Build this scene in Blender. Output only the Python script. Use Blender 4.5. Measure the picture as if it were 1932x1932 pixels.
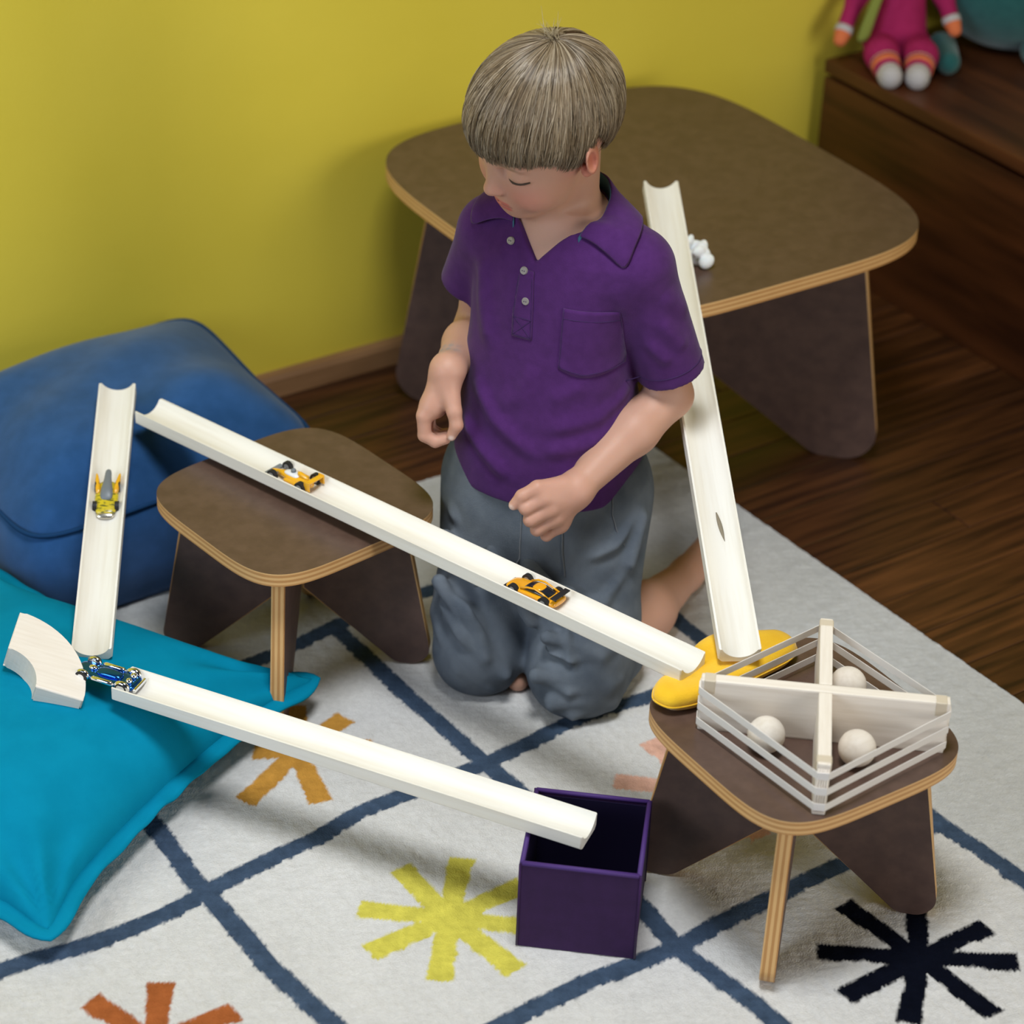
import bpy, bmesh, math, random
import numpy as np
from mathutils import Vector, Matrix

random.seed(7)
rng = np.random.default_rng(7)
S = bpy.context.scene
for o in list(bpy.data.objects): bpy.data.objects.remove(o)

# ---------------------------------------------------------------- camera
PITCH, ROLL, YAW = .563786, .039689, .610847
cw = Vector((math.sin(YAW) * math.cos(PITCH), math.cos(YAW) * math.cos(PITCH), -math.sin(PITCH)))
cr0 = Vector((math.cos(YAW), -math.sin(YAW), 0)); cu0 = cr0.cross(cw)
cr = cr0 * math.cos(ROLL) + cu0 * math.sin(ROLL); cu = -cr0 * math.sin(ROLL) + cu0 * math.cos(ROLL)
cam = bpy.data.cameras.new('camera'); cam.sensor_width = 36; cam.lens = 4596.31 / 1932 * 36
cam.clip_start = .05; cam.clip_end = 60
cam_o = bpy.data.objects.new('camera', cam); S.collection.objects.link(cam_o)
m3 = Matrix((cr, cu, -cw)).transposed()
cam_o.matrix_world = Matrix.Translation((-1.28, -1.92, 1.7547)) @ m3.to_4x4()
cam.dof.use_dof = True; cam.dof.focus_distance = 2.66; cam.dof.aperture_fstop = 4.0
S.camera = cam_o

# ---------------------------------------------------------------- world, windows, exposure
S.view_settings.view_transform = 'Standard'; S.view_settings.look = 'None'
S.view_settings.exposure = -0.16; S.view_settings.gamma = 1; S.view_settings.use_curve_mapping = False
wd = bpy.data.worlds.new('room_light'); S.world = wd; wd.use_nodes = True
wd.node_tree.nodes['Background'].inputs[0].default_value = (.80, .86, 1.0, 1)
wd.node_tree.nodes['Background'].inputs[1].default_value = .035
def area(name, loc, target, size, power, col):
    l = bpy.data.lights.new(name, 'AREA'); l.shape = 'RECTANGLE'; l.size, l.size_y = size; l.energy = power; l.color = col
    o = bpy.data.objects.new(name, l); S.collection.objects.link(o); o.location = loc
    o.rotation_euler = (Vector(target) - Vector(loc)).to_track_quat('-Z', 'Y').to_euler()
    return o
area('glass_door_daylight', (1.00, -3.25, 1.05), (.30, .6, .55), (1.3, 1.9), 52, (1, .99, .975))
area('side_window_daylight', (-2.50, -.25, 1.45), (.05, .40, .35), (1.3, 1.3), 42, (.78, .88, 1))
area('skylight', (-.30, -.50, 2.45), (.02, -.12, 0), (.60, .60), 14.5, (.93, .975, 1)).data.spread = math.radians(96)
# ---------------------------------------------------------------- implicit modelling helpers (numpy only)
class Field:
    """signed distance samples on a rectilinear grid; primitives are blended in one after the other"""
    def __init__(s, xs, ys, zs):
        s.ax = [np.asarray(a, np.float32) for a in (xs, ys, zs)]
        s.d = np.full([len(a) for a in s.ax], 0.05, np.float32)
    def box(s, lo, hi):
        sl, co = [], []
        for a, l, h in zip(s.ax, lo, hi):
            i0 = max(int(np.searchsorted(a, l)) - 1, 0); i1 = min(int(np.searchsorted(a, h)) + 1, len(a))
            sl.append(slice(i0, max(i1, i0 + 1)))
        for i, a in enumerate(s.ax):
            sh = [1, 1, 1]; sh[i] = -1; co.append(a[sl[i]].reshape(sh))
        return tuple(sl), co
    def put(s, fn, lo, hi, k=0.0, op='add'):
        sl, (X, Y, Z) = s.box(lo, hi)
        b = fn(X, Y, Z).astype(np.float32); a = s.d[sl]
        if op == 'add':
            if k > 0:
                h = np.maximum(k - np.abs(a - b), 0) / k; r = np.minimum(a, b) - h * h * k * .25
            else: r = np.minimum(a, b)
        else:                                   # carve
            b = -b
            if k > 0:
                h = np.maximum(k - np.abs(a - b), 0) / k; r = np.maximum(a, b) + h * h * k * .25
            else: r = np.maximum(a, b)
        s.d[sl] = r
    def cone(s, a, b, ra, rb, k=.01, op='add', flat=None):
        a = np.array(a, float); b = np.array(b, float); ab = b - a; L2 = max(float(ab @ ab), 1e-12)
        m = max(ra, rb) + k + .012
        def fn(X, Y, Z):
            px, py, pz = X - a[0], Y - a[1], Z - a[2]
            t = (px * ab[0] + py * ab[1] + pz * ab[2]) / L2
            tc = np.clip(t, 0, 1)
            q = np.sqrt((px - tc * ab[0]) ** 2 + (py - tc * ab[1]) ** 2 + (pz - tc * ab[2]) ** 2) - (ra + (rb - ra) * tc)
            if flat: q = np.maximum(q, (t - 1) * L2 ** .5)
            return q
        s.put(fn, np.minimum(a, b) - m, np.maximum(a, b) + m, k, op)
    def ell(s, c, r, M=None, k=.01, op='add'):
        c = np.array(c, float); r = np.array(r, float); m = float(r.max()) + k + .012
        M = np.eye(3) if M is None else np.array(M, float)      # rows: local axes
        def fn(X, Y, Z):
            p = (X - c[0], Y - c[1], Z - c[2])
            u = [sum(M[i][j] * p[j] for j in range(3)) for i in range(3)]
            k0 = np.sqrt(sum((u[i] / r[i]) ** 2 for i in range(3))); k1 = np.sqrt(sum((u[i] / r[i] ** 2) ** 2 for i in range(3)))
            return k0 * (k0 - 1) / np.maximum(k1, 1e-6)
        s.put(fn, c - m, c + m, k, op)
    def mesh(s, iso=0.0):
        d = s.d - iso; X, Y, Z = s.ax
        ins = d < 0
        n = [len(a) for a in s.ax]
        # active cells
        c = np.zeros([i - 1 for i in n], np.int8)
        for i in (0, 1):
            for j in (0, 1):
                for k in (0, 1):
                    c += ins[i:n[0] - 1 + i, j:n[1] - 1 + j, k:n[2] - 1 + k]
        act = np.argwhere((c > 0) & (c < 8))
        idx = np.full(c.shape, -1, np.int32); idx[tuple(act.T)] = np.arange(len(act))
        acc = np.zeros((len(act), 3)); cnt = np.zeros(len(act))
        I, J, K = act.T
        cor = {}
        for i in (0, 1):
            for j in (0, 1):
                for k in (0, 1): cor[i, j, k] = d[I + i, J + j, K + k]
        for p in cor:
            for a in range(3):
                if p[a]: continue
                q = list(p); q[a] = 1; q = tuple(q)
                va, vb = cor[p], cor[q]; m = (va < 0) != (vb < 0)
                if not m.any(): continue
                t = va[m] / (va[m] - vb[m])
                P = [X[I[m] + p[0]], Y[J[m] + p[1]], Z[K[m] + p[2]]]
                Q = [X[I[m] + q[0]], Y[J[m] + q[1]], Z[K[m] + q[2]]]
                for e in range(3): acc[m, e] += P[e] + t * (Q[e] - P[e])
                cnt[m] += 1
        V = acc / cnt[:, None]
        F = []
        for a in range(3):
            b, e = [(1, 2), (2, 0), (0, 1)][a]
            sl0 = [slice(None)] * 3; sl1 = [slice(None)] * 3
            sl0[a] = slice(0, n[a] - 1); sl1[a] = slice(1, n[a])
            for x in (b, e):
                sl0[x] = slice(1, n[x] - 1); sl1[x] = slice(1, n[x] - 1)
            A = ins[tuple(sl0)]; B = ins[tuple(sl1)]
            ed = np.argwhere(A != B)
            if not len(ed): continue
            fl = A[tuple(ed.T)]
            g = ed.copy(); g[:, b] += 1; g[:, e] += 1
            def cell(db, de):
                h = g.copy(); h[:, b] += db; h[:, e] += de
                return idx[tuple(h.T)]
            q = np.stack([cell(-1, -1), cell(0, -1), cell(0, 0), cell(-1, 0)], 1)
            q[~fl] = q[~fl][:, ::-1]
            F.append(q)
        F = np.concatenate(F)
        return V, F[(F >= 0).all(1)]
    def at(s, P):                               # trilinear sample
        P = np.atleast_2d(P); o = []
        ii, tt = [], []
        for a in range(3):
            i = np.clip(np.searchsorted(s.ax[a], P[:, a]) - 1, 0, len(s.ax[a]) - 2)
            ii.append(i); tt.append(np.clip((P[:, a] - s.ax[a][i]) / (s.ax[a][i + 1] - s.ax[a][i]), 0, 1))
        r = 0
        for i in (0, 1):
            for j in (0, 1):
                for k in (0, 1):
                    w = (tt[0] if i else 1 - tt[0]) * (tt[1] if j else 1 - tt[1]) * (tt[2] if k else 1 - tt[2])
                    r = r + w * s.d[ii[0] + i, ii[1] + j, ii[2] + k]
        return r

def steps(*segs):
    """rectilinear axis: (start, stop, step) pieces"""
    o = []
    for a, b, h in segs: o += list(np.linspace(a, b, max(int(round((b - a) / h)), 1), endpoint=False))
    return np.array(o + [segs[-1][1]])

def relax(V, F, it=2, w=.5):
    for _ in range(it):
        s = np.zeros_like(V); c = np.zeros(len(V))
        for i in range(4):
            for j in ((i + 1) % 4, (i + 3) % 4):
                np.add.at(s, F[:, i], V[F[:, j]]); np.add.at(c, F[:, i], 1)
        V = V * (1 - w) + w * s / np.maximum(c, 1)[:, None]
    return V

# ---------------------------------------------------------------- the boy, in his own frame (x right, y away, z up)
AB = math.radians(25)
LB = np.array([math.cos(AB), -math.sin(AB), 0]); FB = np.array([-math.sin(AB), -math.cos(AB), 0])   # his left / his front
HC = np.array([-.0085, .013, .694]); HS = .955
def head_axes(y=math.radians(54), p=math.radians(22), r=math.radians(-11)):
    fw = np.array([-math.sin(y) * math.cos(p), -math.cos(y) * math.cos(p), -math.sin(p)])
    l = np.cross([0, 0, 1.], fw); l /= np.linalg.norm(l); u = np.cross(fw, l)
    return np.stack([fw, l * math.cos(r) + u * math.sin(r), -l * math.sin(r) + u * math.cos(r)])
HM = head_axes()
def hd(x, y, z): return HC + HS * (np.array([x, y, z]) @ HM)
def tohead(P): return ((np.asarray(P) - HC) / HS) @ HM.T

TZ = [.235, .27, .30, .35, .40, .45, .50, .535, .56, .580, .600, .62]
TA = [.104, .110, .111, .106, .100, .095, .097, .099, .094, .078, .056, .040]
TB = [.096, .097, .095, .088, .080, .073, .070, .067, .062, .055, .047, .038]
TU = [(.004, .034), (.004, .033), (.004, .032), (.003, .032), (.001, .032), (.001, .031), (.004, .030), (.007, .030), (.009, .030), (.010, .032), (.010, .034), (.010, .035)]
def torso(off=0.0, zlo=.25, zhi=.61):
    def fn(X, Y, Z):
        a = np.interp(Z, TZ, TA) + off; b = np.interp(Z, TZ, TB) + off
        cx = np.interp(Z, TZ, [t[0] for t in TU]); cy = np.interp(Z, TZ, [t[1] for t in TU])
        u = (X - cx) * LB[0] + (Y - cy) * LB[1]; v = (X - cx) * FB[0] + (Y - cy) * FB[1]
        e = (np.abs(u / a) ** 2.3 + np.abs(v / b) ** 2.3) ** (1 / 2.3)
        q = (e - 1) * np.minimum(a, b) * .95
        return np.maximum(np.maximum(q, zlo - Z), Z - zhi)
    return fn
SL = np.array([.094, -.006, .548]); EL = np.array([.1400, .008, .3800])
SR = np.array([-.072, .072, .548]); ER = np.array([-.086, .118, .400])
WL = np.array([.0335, -.091, .3070]); WR = np.array([-.1155, -.006, .4085])

def body_field():
    xs = steps((-.172, -.155, .003), (-.155, .085, .0015), (.085, .285, .003))
    ys = steps((-.162, .07, .0015), (.07, .34, .004))
    zs = steps((-.004, .245, .004), (.245, .425, .0017), (.425, .600, .003), (.600, .80, .0014), (.80, .83, .004))
    f = Field(xs, ys, zs)
    f.put(torso(-.007, .25, .605), (-.16, -.1, .23), (.16, .16, .63), .0)
    # neck and shoulders
    f.cone((.010, .040, .555), hd(-.022, 0, -.02), .037, .0345, .022)
    f.cone((.010, .036, .575), SL + [-.01, 0, .0], .034, .033, .02)
    f.cone((.010, .036, .575), SR + [.01, 0, .0], .034, .033, .02)
    # arms
    f.cone(SL, EL, .031, .0245, .01)
    f.cone(EL, EL * .62 + WL * .38, .0255, .0265, .012); f.cone(EL * .62 + WL * .38, WL, .0262, .0178, .012)
    f.cone(SR, ER, .030, .024, .01)
    f.cone(ER, ER * .6 + WR * .4, .0245, .0255, .012); f.cone(ER * .6 + WR * .4, WR, .0252, .0172, .012)
    # his left hand: a fist, back of the hand up, thumb along the index finger
    A = lambda *p: np.array(p)
    f.cone(WL, A(.010, -.103, .3030), .0185, .0165, .012)
    f.cone(WL, A(.0165, -.100, .2820), .0175, .0150, .012)
    f.cone(A(.009, -.106, .3060), A(.0185, -.100, .2720), .0140, .0120, .010)
    for m, p, w, rad in [((.0005, -.1150, .3105), (-.0205, -.1215, .3000), (-.0170, -.1050, .2925), .0081),
                         ((.0065, -.1155, .2965), (-.0150, -.1225, .2855), (-.0105, -.1055, .2785), .0083),
                         ((.0125, -.1125, .2825), (-.0070, -.1185, .2705), (-.0020, -.1020, .2655), .0078),
                         ((.0190, -.1060, .2690), (.0040, -.1110, .2580), (.0065, -.0965, .2560), .0068)]:
        f.cone(A(*m), A(*p), rad * 1.06, rad, .0035); f.cone(A(*p), A(*w), rad, rad * .92, .002)
        f.cone(A(*m) * .5 + WL * .5, A(*m), rad, rad * 1.08, .008)
    f.cone(A(.018, -.100, .3175), A(-.0085, -.1120, .3215), .0115, .0088, .008)
    f.cone(A(-.0085, -.1120, .3215), A(-.0255, -.1175, .3135), .0086, .0074, .003)
    f.cone(A(-.0255, -.1175, .3135), A(-.0345, -.1190, .3020), .0074, .0060, .003)
    # his right hand: loose fist seen from the thumb side
    f.cone(WR, A(-.1290, -.016, .3700), .0172, .0150, .012)
    f.cone(WR, A(-.1230, .002, .3690), .0160, .0135, .012)
    f.cone(A(-.1310, -.020, .3680), A(-.1290, .012, .3600), .0128, .0110, .010)
    for n in range(4):
        o = A(.0016 * n, .0128 * n, -.0040 * n); sc = [1, 1.03, .97, .82][n]
        m = A(-.1405, -.028, .3600) + o; p = A(-.1395, -.0315, .3365) + o; dd = A(-.1270, -.034, .3300) + o; t = A(-.1150, -.035, .3345) + o
        f.cone(m * .45 + WR * .55, m, .0080 * sc, .0086 * sc, .008)
        f.cone(m, p, .0088 * sc, .0078 * sc, .003); f.cone(p, dd, .0078 * sc, .0070 * sc, .002); f.cone(dd, t, .0070 * sc, .0060 * sc, .002)
    f.cone(A(-.1130, -.018, .3930), A(-.1060, -.036, .3720), .0125, .0088, .008)
    f.cone(A(-.1060, -.036, .3720), A(-.1030, -.041, .3570), .0085, .0076, .003)
    f.cone(A(-.1030, -.041, .3570), A(-.1085, -.042, .3430), .0076, .0058, .003)
    # legs: kneeling, shins on the rug
    f.cone((.05, .03, .25), (.045, -.072, .052), .055, .040, .02)
    f.cone((-.045, .05, .25), (-.064, -.035, .052), .055, .040, .02)
    f.cone((.052, -.070, .046), (.135, .060, .042), .036, .034, .02); f.cone((.135, .060, .042), (.192, .170, .028), .033, .020, .02)
    f.cone((.190, .165, .030), (.236, .272, .024), .021, .016, .012); f.cone((.236, .272, .024), (.246, .296, .018), .016, .009, .008)
    f.cone((-.064, -.035, .046), (-.030, .110, .040), .036, .033, .02); f.cone((-.030, .110, .040), (-.005, .215, .028), .033, .020, .02)
    f.cone((-.006, .210, .030), (.006, .300, .020), .020, .014, .012)
    f.cone((-.028, -.050, .026), (-.021, -.064, .020), .021, .014, .012)
    # head
    fx = lambda x: x if x < .03 else .03 + (x - .03) * .90          # shallower face
    def E(c, r, k, op='add', yaw=0, pit=0):
        M = HM; c = (fx(c[0]), c[1], c[2])
        if yaw or pit:
            cy, sy, cp, sp = math.cos(yaw), math.sin(yaw), math.cos(pit), math.sin(pit)
            M = np.array([[cy * cp, sy * cp, sp], [-sy, cy, 0], [-cy * sp, -sy * sp, cp]]) @ HM
        f.ell(hd(*c), np.array(r) * HS, M, k * HS, op)
    def Cn(a, b, ra, rb, k, op='add'): f.cone(hd(fx(a[0]), *a[1:]), hd(fx(b[0]), *b[1:]), ra * HS, rb * HS, k * HS, op)
    E((-.002, 0, .046), (.088, .071, .079), .0)
    E((.028, 0, .012), (.059, .0605, .064), .02)
    E((.034, 0, -.034), (.050, .047, .045), .02)
    E((.066, 0, -.060), (.018, .020, .018), .018)
    for s in (1, -1):
        E((.052, s * .031, -.022), (.029, .026, .027), .018)
        E((.076, s * .026, .034), (.012, .021, .008), .012)
        E((.0925, s * .029, .016), (.0125, .0150, .0105), .008, 'carve')
        E((.0705, s * .029, .0125), (.0150, .0165, .0135), .004)
    Cn((.083, 0, .018), (.0980, 0, -.014), .0072, .0082, .010)
    E((.0995, 0, -.0165), (.0082, .0084, .0074), .006)
    for s in (1, -1): E((.0905, s * .0080, -.0190), (.0080, .0058, .0056), .004)
    E((.072, 0, -.040), (.016, .024, .017), .012)
    E((.0845, 0, -.0385), (.0065, .0165, .0050), .004)
    E((.0825, 0, -.0475), (.0070, .0145, .0058), .004)
    Cn((.0920, 0, -.0425), (.0760, .021, -.0430), .0016, .0012, .0015, 'carve'); Cn((.0920, 0, -.0425), (.0760, -.021, -.0430), .0016, .0012, .0015, 'carve')
    for s in (1, -1):                                           # ears
        E((.001, s * .0765, .017), (.0165, .0048, .0225), .003, yaw=s * .58, pit=-.15)
        E((.007, s * .0705, -.002), (.0075, .0055, .0095), .005)
        E((.0055, s * .0825, .0180), (.0090, .0042, .0135), .002, 'carve', yaw=s * .58, pit=-.15)
        E((.0125, s * .0715, .0090), (.0042, .0045, .0052), .003)
    return f

def crease(f, V, F, segs):
    """push cloth out along soft ridges (a, b, height, width) with a trough on either side"""
    e = .0015; n = np.stack([f.at(V + d) - f.at(V - d) for d in (np.eye(3) * e)], 1); n /= np.linalg.norm(n, axis=1)[:, None] + 1e-9
    w = np.zeros(len(V))
    for pts, hgt, wid in segs:
        pts = np.array(pts, float); best = np.full(len(V), 9.); tt = np.zeros(len(V)); m = len(pts) - 1
        for i in range(m):
            a, b = pts[i], pts[i + 1]; ab = b - a; t = np.clip(((V - a) @ ab) / (ab @ ab), 0, 1)
            d = np.linalg.norm(V - a - t[:, None] * ab, axis=1); k = d < best; best[k] = d[k]; tt[k] = ((i + t) / m)[k]
        x = (best / wid) ** 2
        w += hgt * (1 - .9 * x) * np.exp(-x) * np.clip(np.sin(np.pi * np.clip(tt * .92 + .04, 0, 1)) * 1.6, 0, 1)
    return V + n * w[:, None]
SHIRT_FOLDS = [
    ([(-.082, -.004, .400), (-.060, -.030, .362), (-.012, -.060, .330)], .0055, .013), ([(.090, -.012, .402), (.055, -.045, .378), (.004, -.060, .366)], .0060, .012),
    ([(-.096, .004, .345), (-.072, -.032, .318), (-.041, -.054, .296)], .0055, .012), ([(.088, -.022, .375), (.050, -.052, .350), (-.008, -.063, .336)], .0055, .012),
    ([(.095, -.012, .345), (.060, -.050, .318), (.010, -.066, .306)], .0050, .012), ([(-.082, .015, .545), (-.078, .002, .490), (-.066, -.012, .440)], .0050, .016),
    ([(.070, -.045, .535), (.086, -.028, .500), (.092, -.012, .455)], .0040, .012), ([(-.020, -.045, .440), (-.030, -.040, .400), (-.060, -.025, .375)], .0030, .014),
    ([(.120, -.046, .500), (.150, -.026, .460)], .0035, .012), ([(.105, -.044, .470), (.135, -.034, .445)], .0035, .010), ([(.118, -.040, .53), (.150, -.01, .50)], .003, .014),
    ([(-.05, .0, .56), (-.075, .02, .53)], .003, .012), ([(.04, -.055, .42), (.0, -.055, .40)], .0025, .012)]
TROUSER_FOLDS = [
    ([(-.122, -.035, .190), (-.095, -.070, .150), (-.060, -.090, .085)], 0.0094, 0.0101), ([(-.120, -.040, .130), (-.088, -.085, .095), (-.040, -.092, .055)], 0.0088, 0.0094),
    ([(-.122, -.045, .090), (-.090, -.092, .050), (-.045, -.090, .022)], 0.0075, 0.0086), ([(-.070, -.072, .235), (-.050, -.078, .190), (-.020, -.075, .130)], 0.0100, 0.0094),
    ([(-.030, -.075, .210), (.010, -.092, .172), (.050, -.098, .165)], 0.0088, 0.0101), ([(.100, -.048, .185), (.070, -.095, .150), (.020, -.100, .130)], 0.0088, 0.0094),
    ([(-.002, -.105, .110), (.040, -.122, .095), (.098, -.100, .105)], 0.0081, 0.0094), ([(-.004, -.115, .075), (.040, -.136, .060), (.098, -.112, .062)], 0.0094, 0.0086),
    ([(.004, -.118, .040), (.045, -.138, .028), (.098, -.108, .030)], 0.0081, 0.0079), ([(.108, -.030, .150), (.104, -.060, .110), (.090, -.105, .085)], 0.0075, 0.0086),
    ([(-.110, .0, .225), (-.100, -.045, .205), (-.075, -.070, .200)], 0.0075, 0.0086), ([(.110, -.02, .245), (.085, -.062, .215), (.05, -.08, .205)], 0.0075, 0.0094),
    ([(-.10, -.06, .17), (-.085, -.075, .12), (-.075, -.09, .07)], 0.0063, 0.0072), ([(.03, -.10, .15), (.035, -.12, .11), (.045, -.135, .085)], 0.0050, 0.0072)]
def shirt_field(h=.003):
    f = Field(steps((-.15, .20, h)), steps((-.125, .17, h)), steps((.235, .66, h)))
    f.put(torso(0, .262, .66), (-.2, -.2, .23), (.2, .2, .66), 0)
    f.cone((.010, .036, .578), SL + [-.005, 0, .004], .039, .040, .03); f.cone((.010, .036, .578), SR + [.005, 0, .004], .039, .039, .03)
    HL = np.array([.1400, .003, .4130]); HR = np.array([-.097, .094, .468])
    f.cone(SL + [0, 0, -.002], HL, .039, .0385, .012, flat=1)
    f.cone(SR, HR, .037, .0335, .012, flat=1)
    # open sleeve ends, neck opening and front slit
    f.cone(HL * .72 + SL * .28, HL + (HL - SL) * .2, .0320, .0330, .001, 'carve')
    f.cone(HR * .6 + SR * .4, HR + (HR - SR) * .3, .0270, .0282, .001, 'carve')
    def neck(X, Y, Z):
        u = (X - .010) * LB[0] + (Y - .034) * LB[1]; v = (X - .010) * FB[0] + (Y - .034) * FB[1]
        zz = Z - .600 + .42 * np.clip(v, -.06, .06) + 0 * u
        rr = np.sqrt((u / 1.02) ** 2 + v ** 2)
        ring = rr - (.050 + np.clip(zz, -.02, .2) * .5)
        ring = np.maximum(ring, -(zz + .022))
        w = np.interp(Z, [.50, .548, .562, .580, .60, .62, .66], [-.03, -.006, .004, .020, .040, .055, .06])
        slit = np.maximum(np.abs(u + .004) - w, .018 - v)
        return np.minimum(ring, slit)
    f.put(neck, (-.1, -.12, .49), (.12, .13, .67), .003, 'carve')
    return f

def trouser_field(h=.003):
    f = Field(steps((-.15, .16, h)), steps((-.16, .16, h)), steps((.006, .31, h)))
    f.put(torso(-.003, .19, .29), (-.2, -.2, .17), (.2, .2, .31), 0)
    f.ell((.005, .046, .232), (.112, .080, .075), np.array([LB, FB, [0, 0, 1.]]), .03)
    f.ell((-.004, -.012, .175), (.075, .050, .075), np.array([LB, FB, [0, 0, 1.]]), .03)
    f.cone((.062, .022, .235), (.058, -.052, .10), .066, .060, .03); f.cone((.058, -.052, .10), (.050, -.080, .052), .060, .058, .02)
    f.cone((-.056, .046, .235), (-.066, -.014, .10), .064, .056, .03); f.cone((-.066, -.014, .10), (-.068, -.044, .048), .056, .053, .02)
    f.cone((.050, -.080, .052), (.083, -.030, .048), .056, .050, .02); f.cone((-.068, -.044, .048), (-.055, .010, .046), .052, .046, .02)
    for a, b, r in [((-.118, -.052, .150), (-.060, -.098, .075), .010), ((-.105, -.062, .105), (-.035, -.098, .050), .009), ((-.115, -.03, .20), (-.075, -.075, .165), .009),
                    ((-.055, -.085, .205), (-.008, -.085, .120), .011), ((-.012, -.088, .190), (.030, -.098, .165), .010), ((.010, -.115, .120), (.075, -.118, .100), .009),
                    ((.000, -.130, .075), (.085, -.122, .060), .010), ((.020, -.137, .040), (.090, -.118, .030), .010), ((.095, -.060, .14), (.060, -.105, .155), .009),
                    ((-.118, -.030, .09), (-.085, -.088, .040), .010), ((.115, -.03, .235), (.105, -.06, .19), .008)]:
        f.cone(a, b, r, r * .7, .014)
    def cut(X, Y, Z): return Z - .009 + 0 * X + 0 * Y
    f.put(cut, (-.3, -.3, -.1), (.3, .3, .05), .0, 'carve')
    f.cone((-.014, -.070, .012), (-.010, .02, .15), .009, .004, .012, 'carve')
    return f
# ---------------------------------------------------------------- mesh and material helpers
C = S.collection
def link(name, me, parent=None, mat=None, loc=None, rot=None):
    o = bpy.data.objects.new(name, me); C.objects.link(o)
    if parent is not None: o.parent = parent
    if loc is not None: o.location = loc
    if rot is not None: o.rotation_euler = rot
    if mat is not None and me is not None:
        for m in (mat if isinstance(mat, (list, tuple)) else [mat]): me.materials.append(m)
    return o
def empty(name, loc=(0, 0, 0), rot=(0, 0, 0)):
    o = bpy.data.objects.new(name, None); C.objects.link(o); o.location = loc; o.rotation_euler = rot; o.empty_display_size = .05
    return o
def tag(o, label=None, cat=None, group=None, kind=None):
    if label: o['label'] = label
    if cat: o['category'] = cat
    if group: o['group'] = group
    if kind: o['kind'] = kind
    return o
def mesh(name, V, F, smooth=True, mi=None):
    me = bpy.data.meshes.new(name)
    V = np.asarray(V, np.float32)
    if isinstance(F, np.ndarray):
        n, k = F.shape
        me.vertices.add(len(V)); me.vertices.foreach_set('co', V.ravel())
        me.loops.add(n * k); me.loops.foreach_set('vertex_index', F.ravel().astype(np.int32))
        me.polygons.add(n); me.polygons.foreach_set('loop_start', np.arange(0, n * k, k, dtype=np.int32))
        me.update(calc_edges=True); me.validate()
    else:
        me.from_pydata([tuple(map(float, v)) for v in V], [], F)
    if mi is not None: me.polygons.foreach_set('material_index', np.asarray(mi, np.int32))
    if smooth: me.polygons.foreach_set('use_smooth', np.ones(len(me.polygons), bool))
    me.update()
    return me
def colour(me, cols):
    a = me.color_attributes.new('Col', 'FLOAT_COLOR', 'POINT')
    c = np.ones((len(me.vertices), 4), np.float32); c[:, :3] = cols; a.data.foreach_set('color', c.ravel())
def bm_mesh(name, bm, smooth=False):
    bmesh.ops.recalc_face_normals(bm, faces=bm.faces[:])
    me = bpy.data.meshes.new(name); bm.to_mesh(me); bm.free()
    if smooth: me.polygons.foreach_set('use_smooth', np.ones(len(me.polygons), bool))
    return me
def box_bm(lo, hi, bev=0, seg=2):
    bm = bmesh.new(); bmesh.ops.create_cube(bm, size=1)
    for v in bm.verts:
        v.co = Vector([lo[i] + (v.co[i] + .5) * (hi[i] - lo[i]) for i in range(3)])
    if bev: bmesh.ops.bevel(bm, geom=bm.edges[:], offset=bev, segments=seg, profile=.7, affect='EDGES')
    return bm
def box(name, lo, hi, mat, parent=None, bev=0, seg=2, smooth=False):
    return link(name, bm_mesh(name, box_bm(lo, hi, bev, seg), smooth), parent, mat)
def extrude(name, poly, z0, z1, bev=0, seg=2, cap_mi=0, side_mi=0):
    """polygon (x, y) -> slab between z0 and z1"""
    bm = bmesh.new()
    lo = [bm.verts.new((p[0], p[1], z0)) for p in poly]; hi = [bm.verts.new((p[0], p[1], z1)) for p in poly]
    n = len(poly)
    a = bm.faces.new(lo[::-1]); b = bm.faces.new(hi); sides = []
    for i in range(n): sides.append(bm.faces.new((lo[i], lo[(i + 1) % n], hi[(i + 1) % n], hi[i])))
    a.material_index = b.material_index = cap_mi
    for s in sides: s.material_index = side_mi
    if bev:
        ed = [e for e in list(a.edges) + list(b.edges)]
        r = bmesh.ops.bevel(bm, geom=ed, offset=bev, segments=seg, profile=.5, affect='EDGES')
        for fc in r['faces']: fc.material_index = side_mi
    return bm_mesh(name, bm)
def loft(rings, closed=True, caps=True):
    """list of rings (same count) -> verts, faces"""
    n = len(rings[0]); V = [p for r in rings for p in r]; F = []
    for i in range(len(rings) - 1):
        for j in range(n if closed else n - 1):
            k = (j + 1) % n; F.append((i * n + j, i * n + k, (i + 1) * n + k, (i + 1) * n + j))
    if caps: F.append(tuple(range(n))[::-1]); F.append(tuple((len(rings) - 1) * n + j for j in range(n)))
    return V, F
def tube(pts, rad, n=8):
    pts = [Vector(p) for p in pts]; rings = []
    up = Vector((0, 0, 1))
    for i, p in enumerate(pts):
        t = (pts[min(i + 1, len(pts) - 1)] - pts[max(i - 1, 0)]).normalized()
        a = t.cross(up)
        if a.length < 1e-3: a = t.cross(Vector((1, 0, 0)))
        a.normalize(); b = a.cross(t); r = rad[i] if isinstance(rad, (list, tuple)) else rad
        rings.append([p + (a * math.cos(q) + b * math.sin(q)) * r for q in [2 * math.pi * k / n for k in range(n)]])
    return loft(rings)
def ball(name, r, mat, parent=None, loc=None, scale=(1, 1, 1), u=24, v=14):
    bm = bmesh.new(); bmesh.ops.create_uvsphere(bm, u_segments=u, v_segments=v, radius=1)
    for q in bm.verts: q.co = Vector([q.co[i] * r * scale[i] for i in range(3)])
    return link(name, bm_mesh(name, bm, True), parent, mat, loc)
def solidify(o, t, off=-1):
    m = o.modifiers.new('thickness', 'SOLIDIFY'); m.thickness = t; m.offset = off; return m
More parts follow.
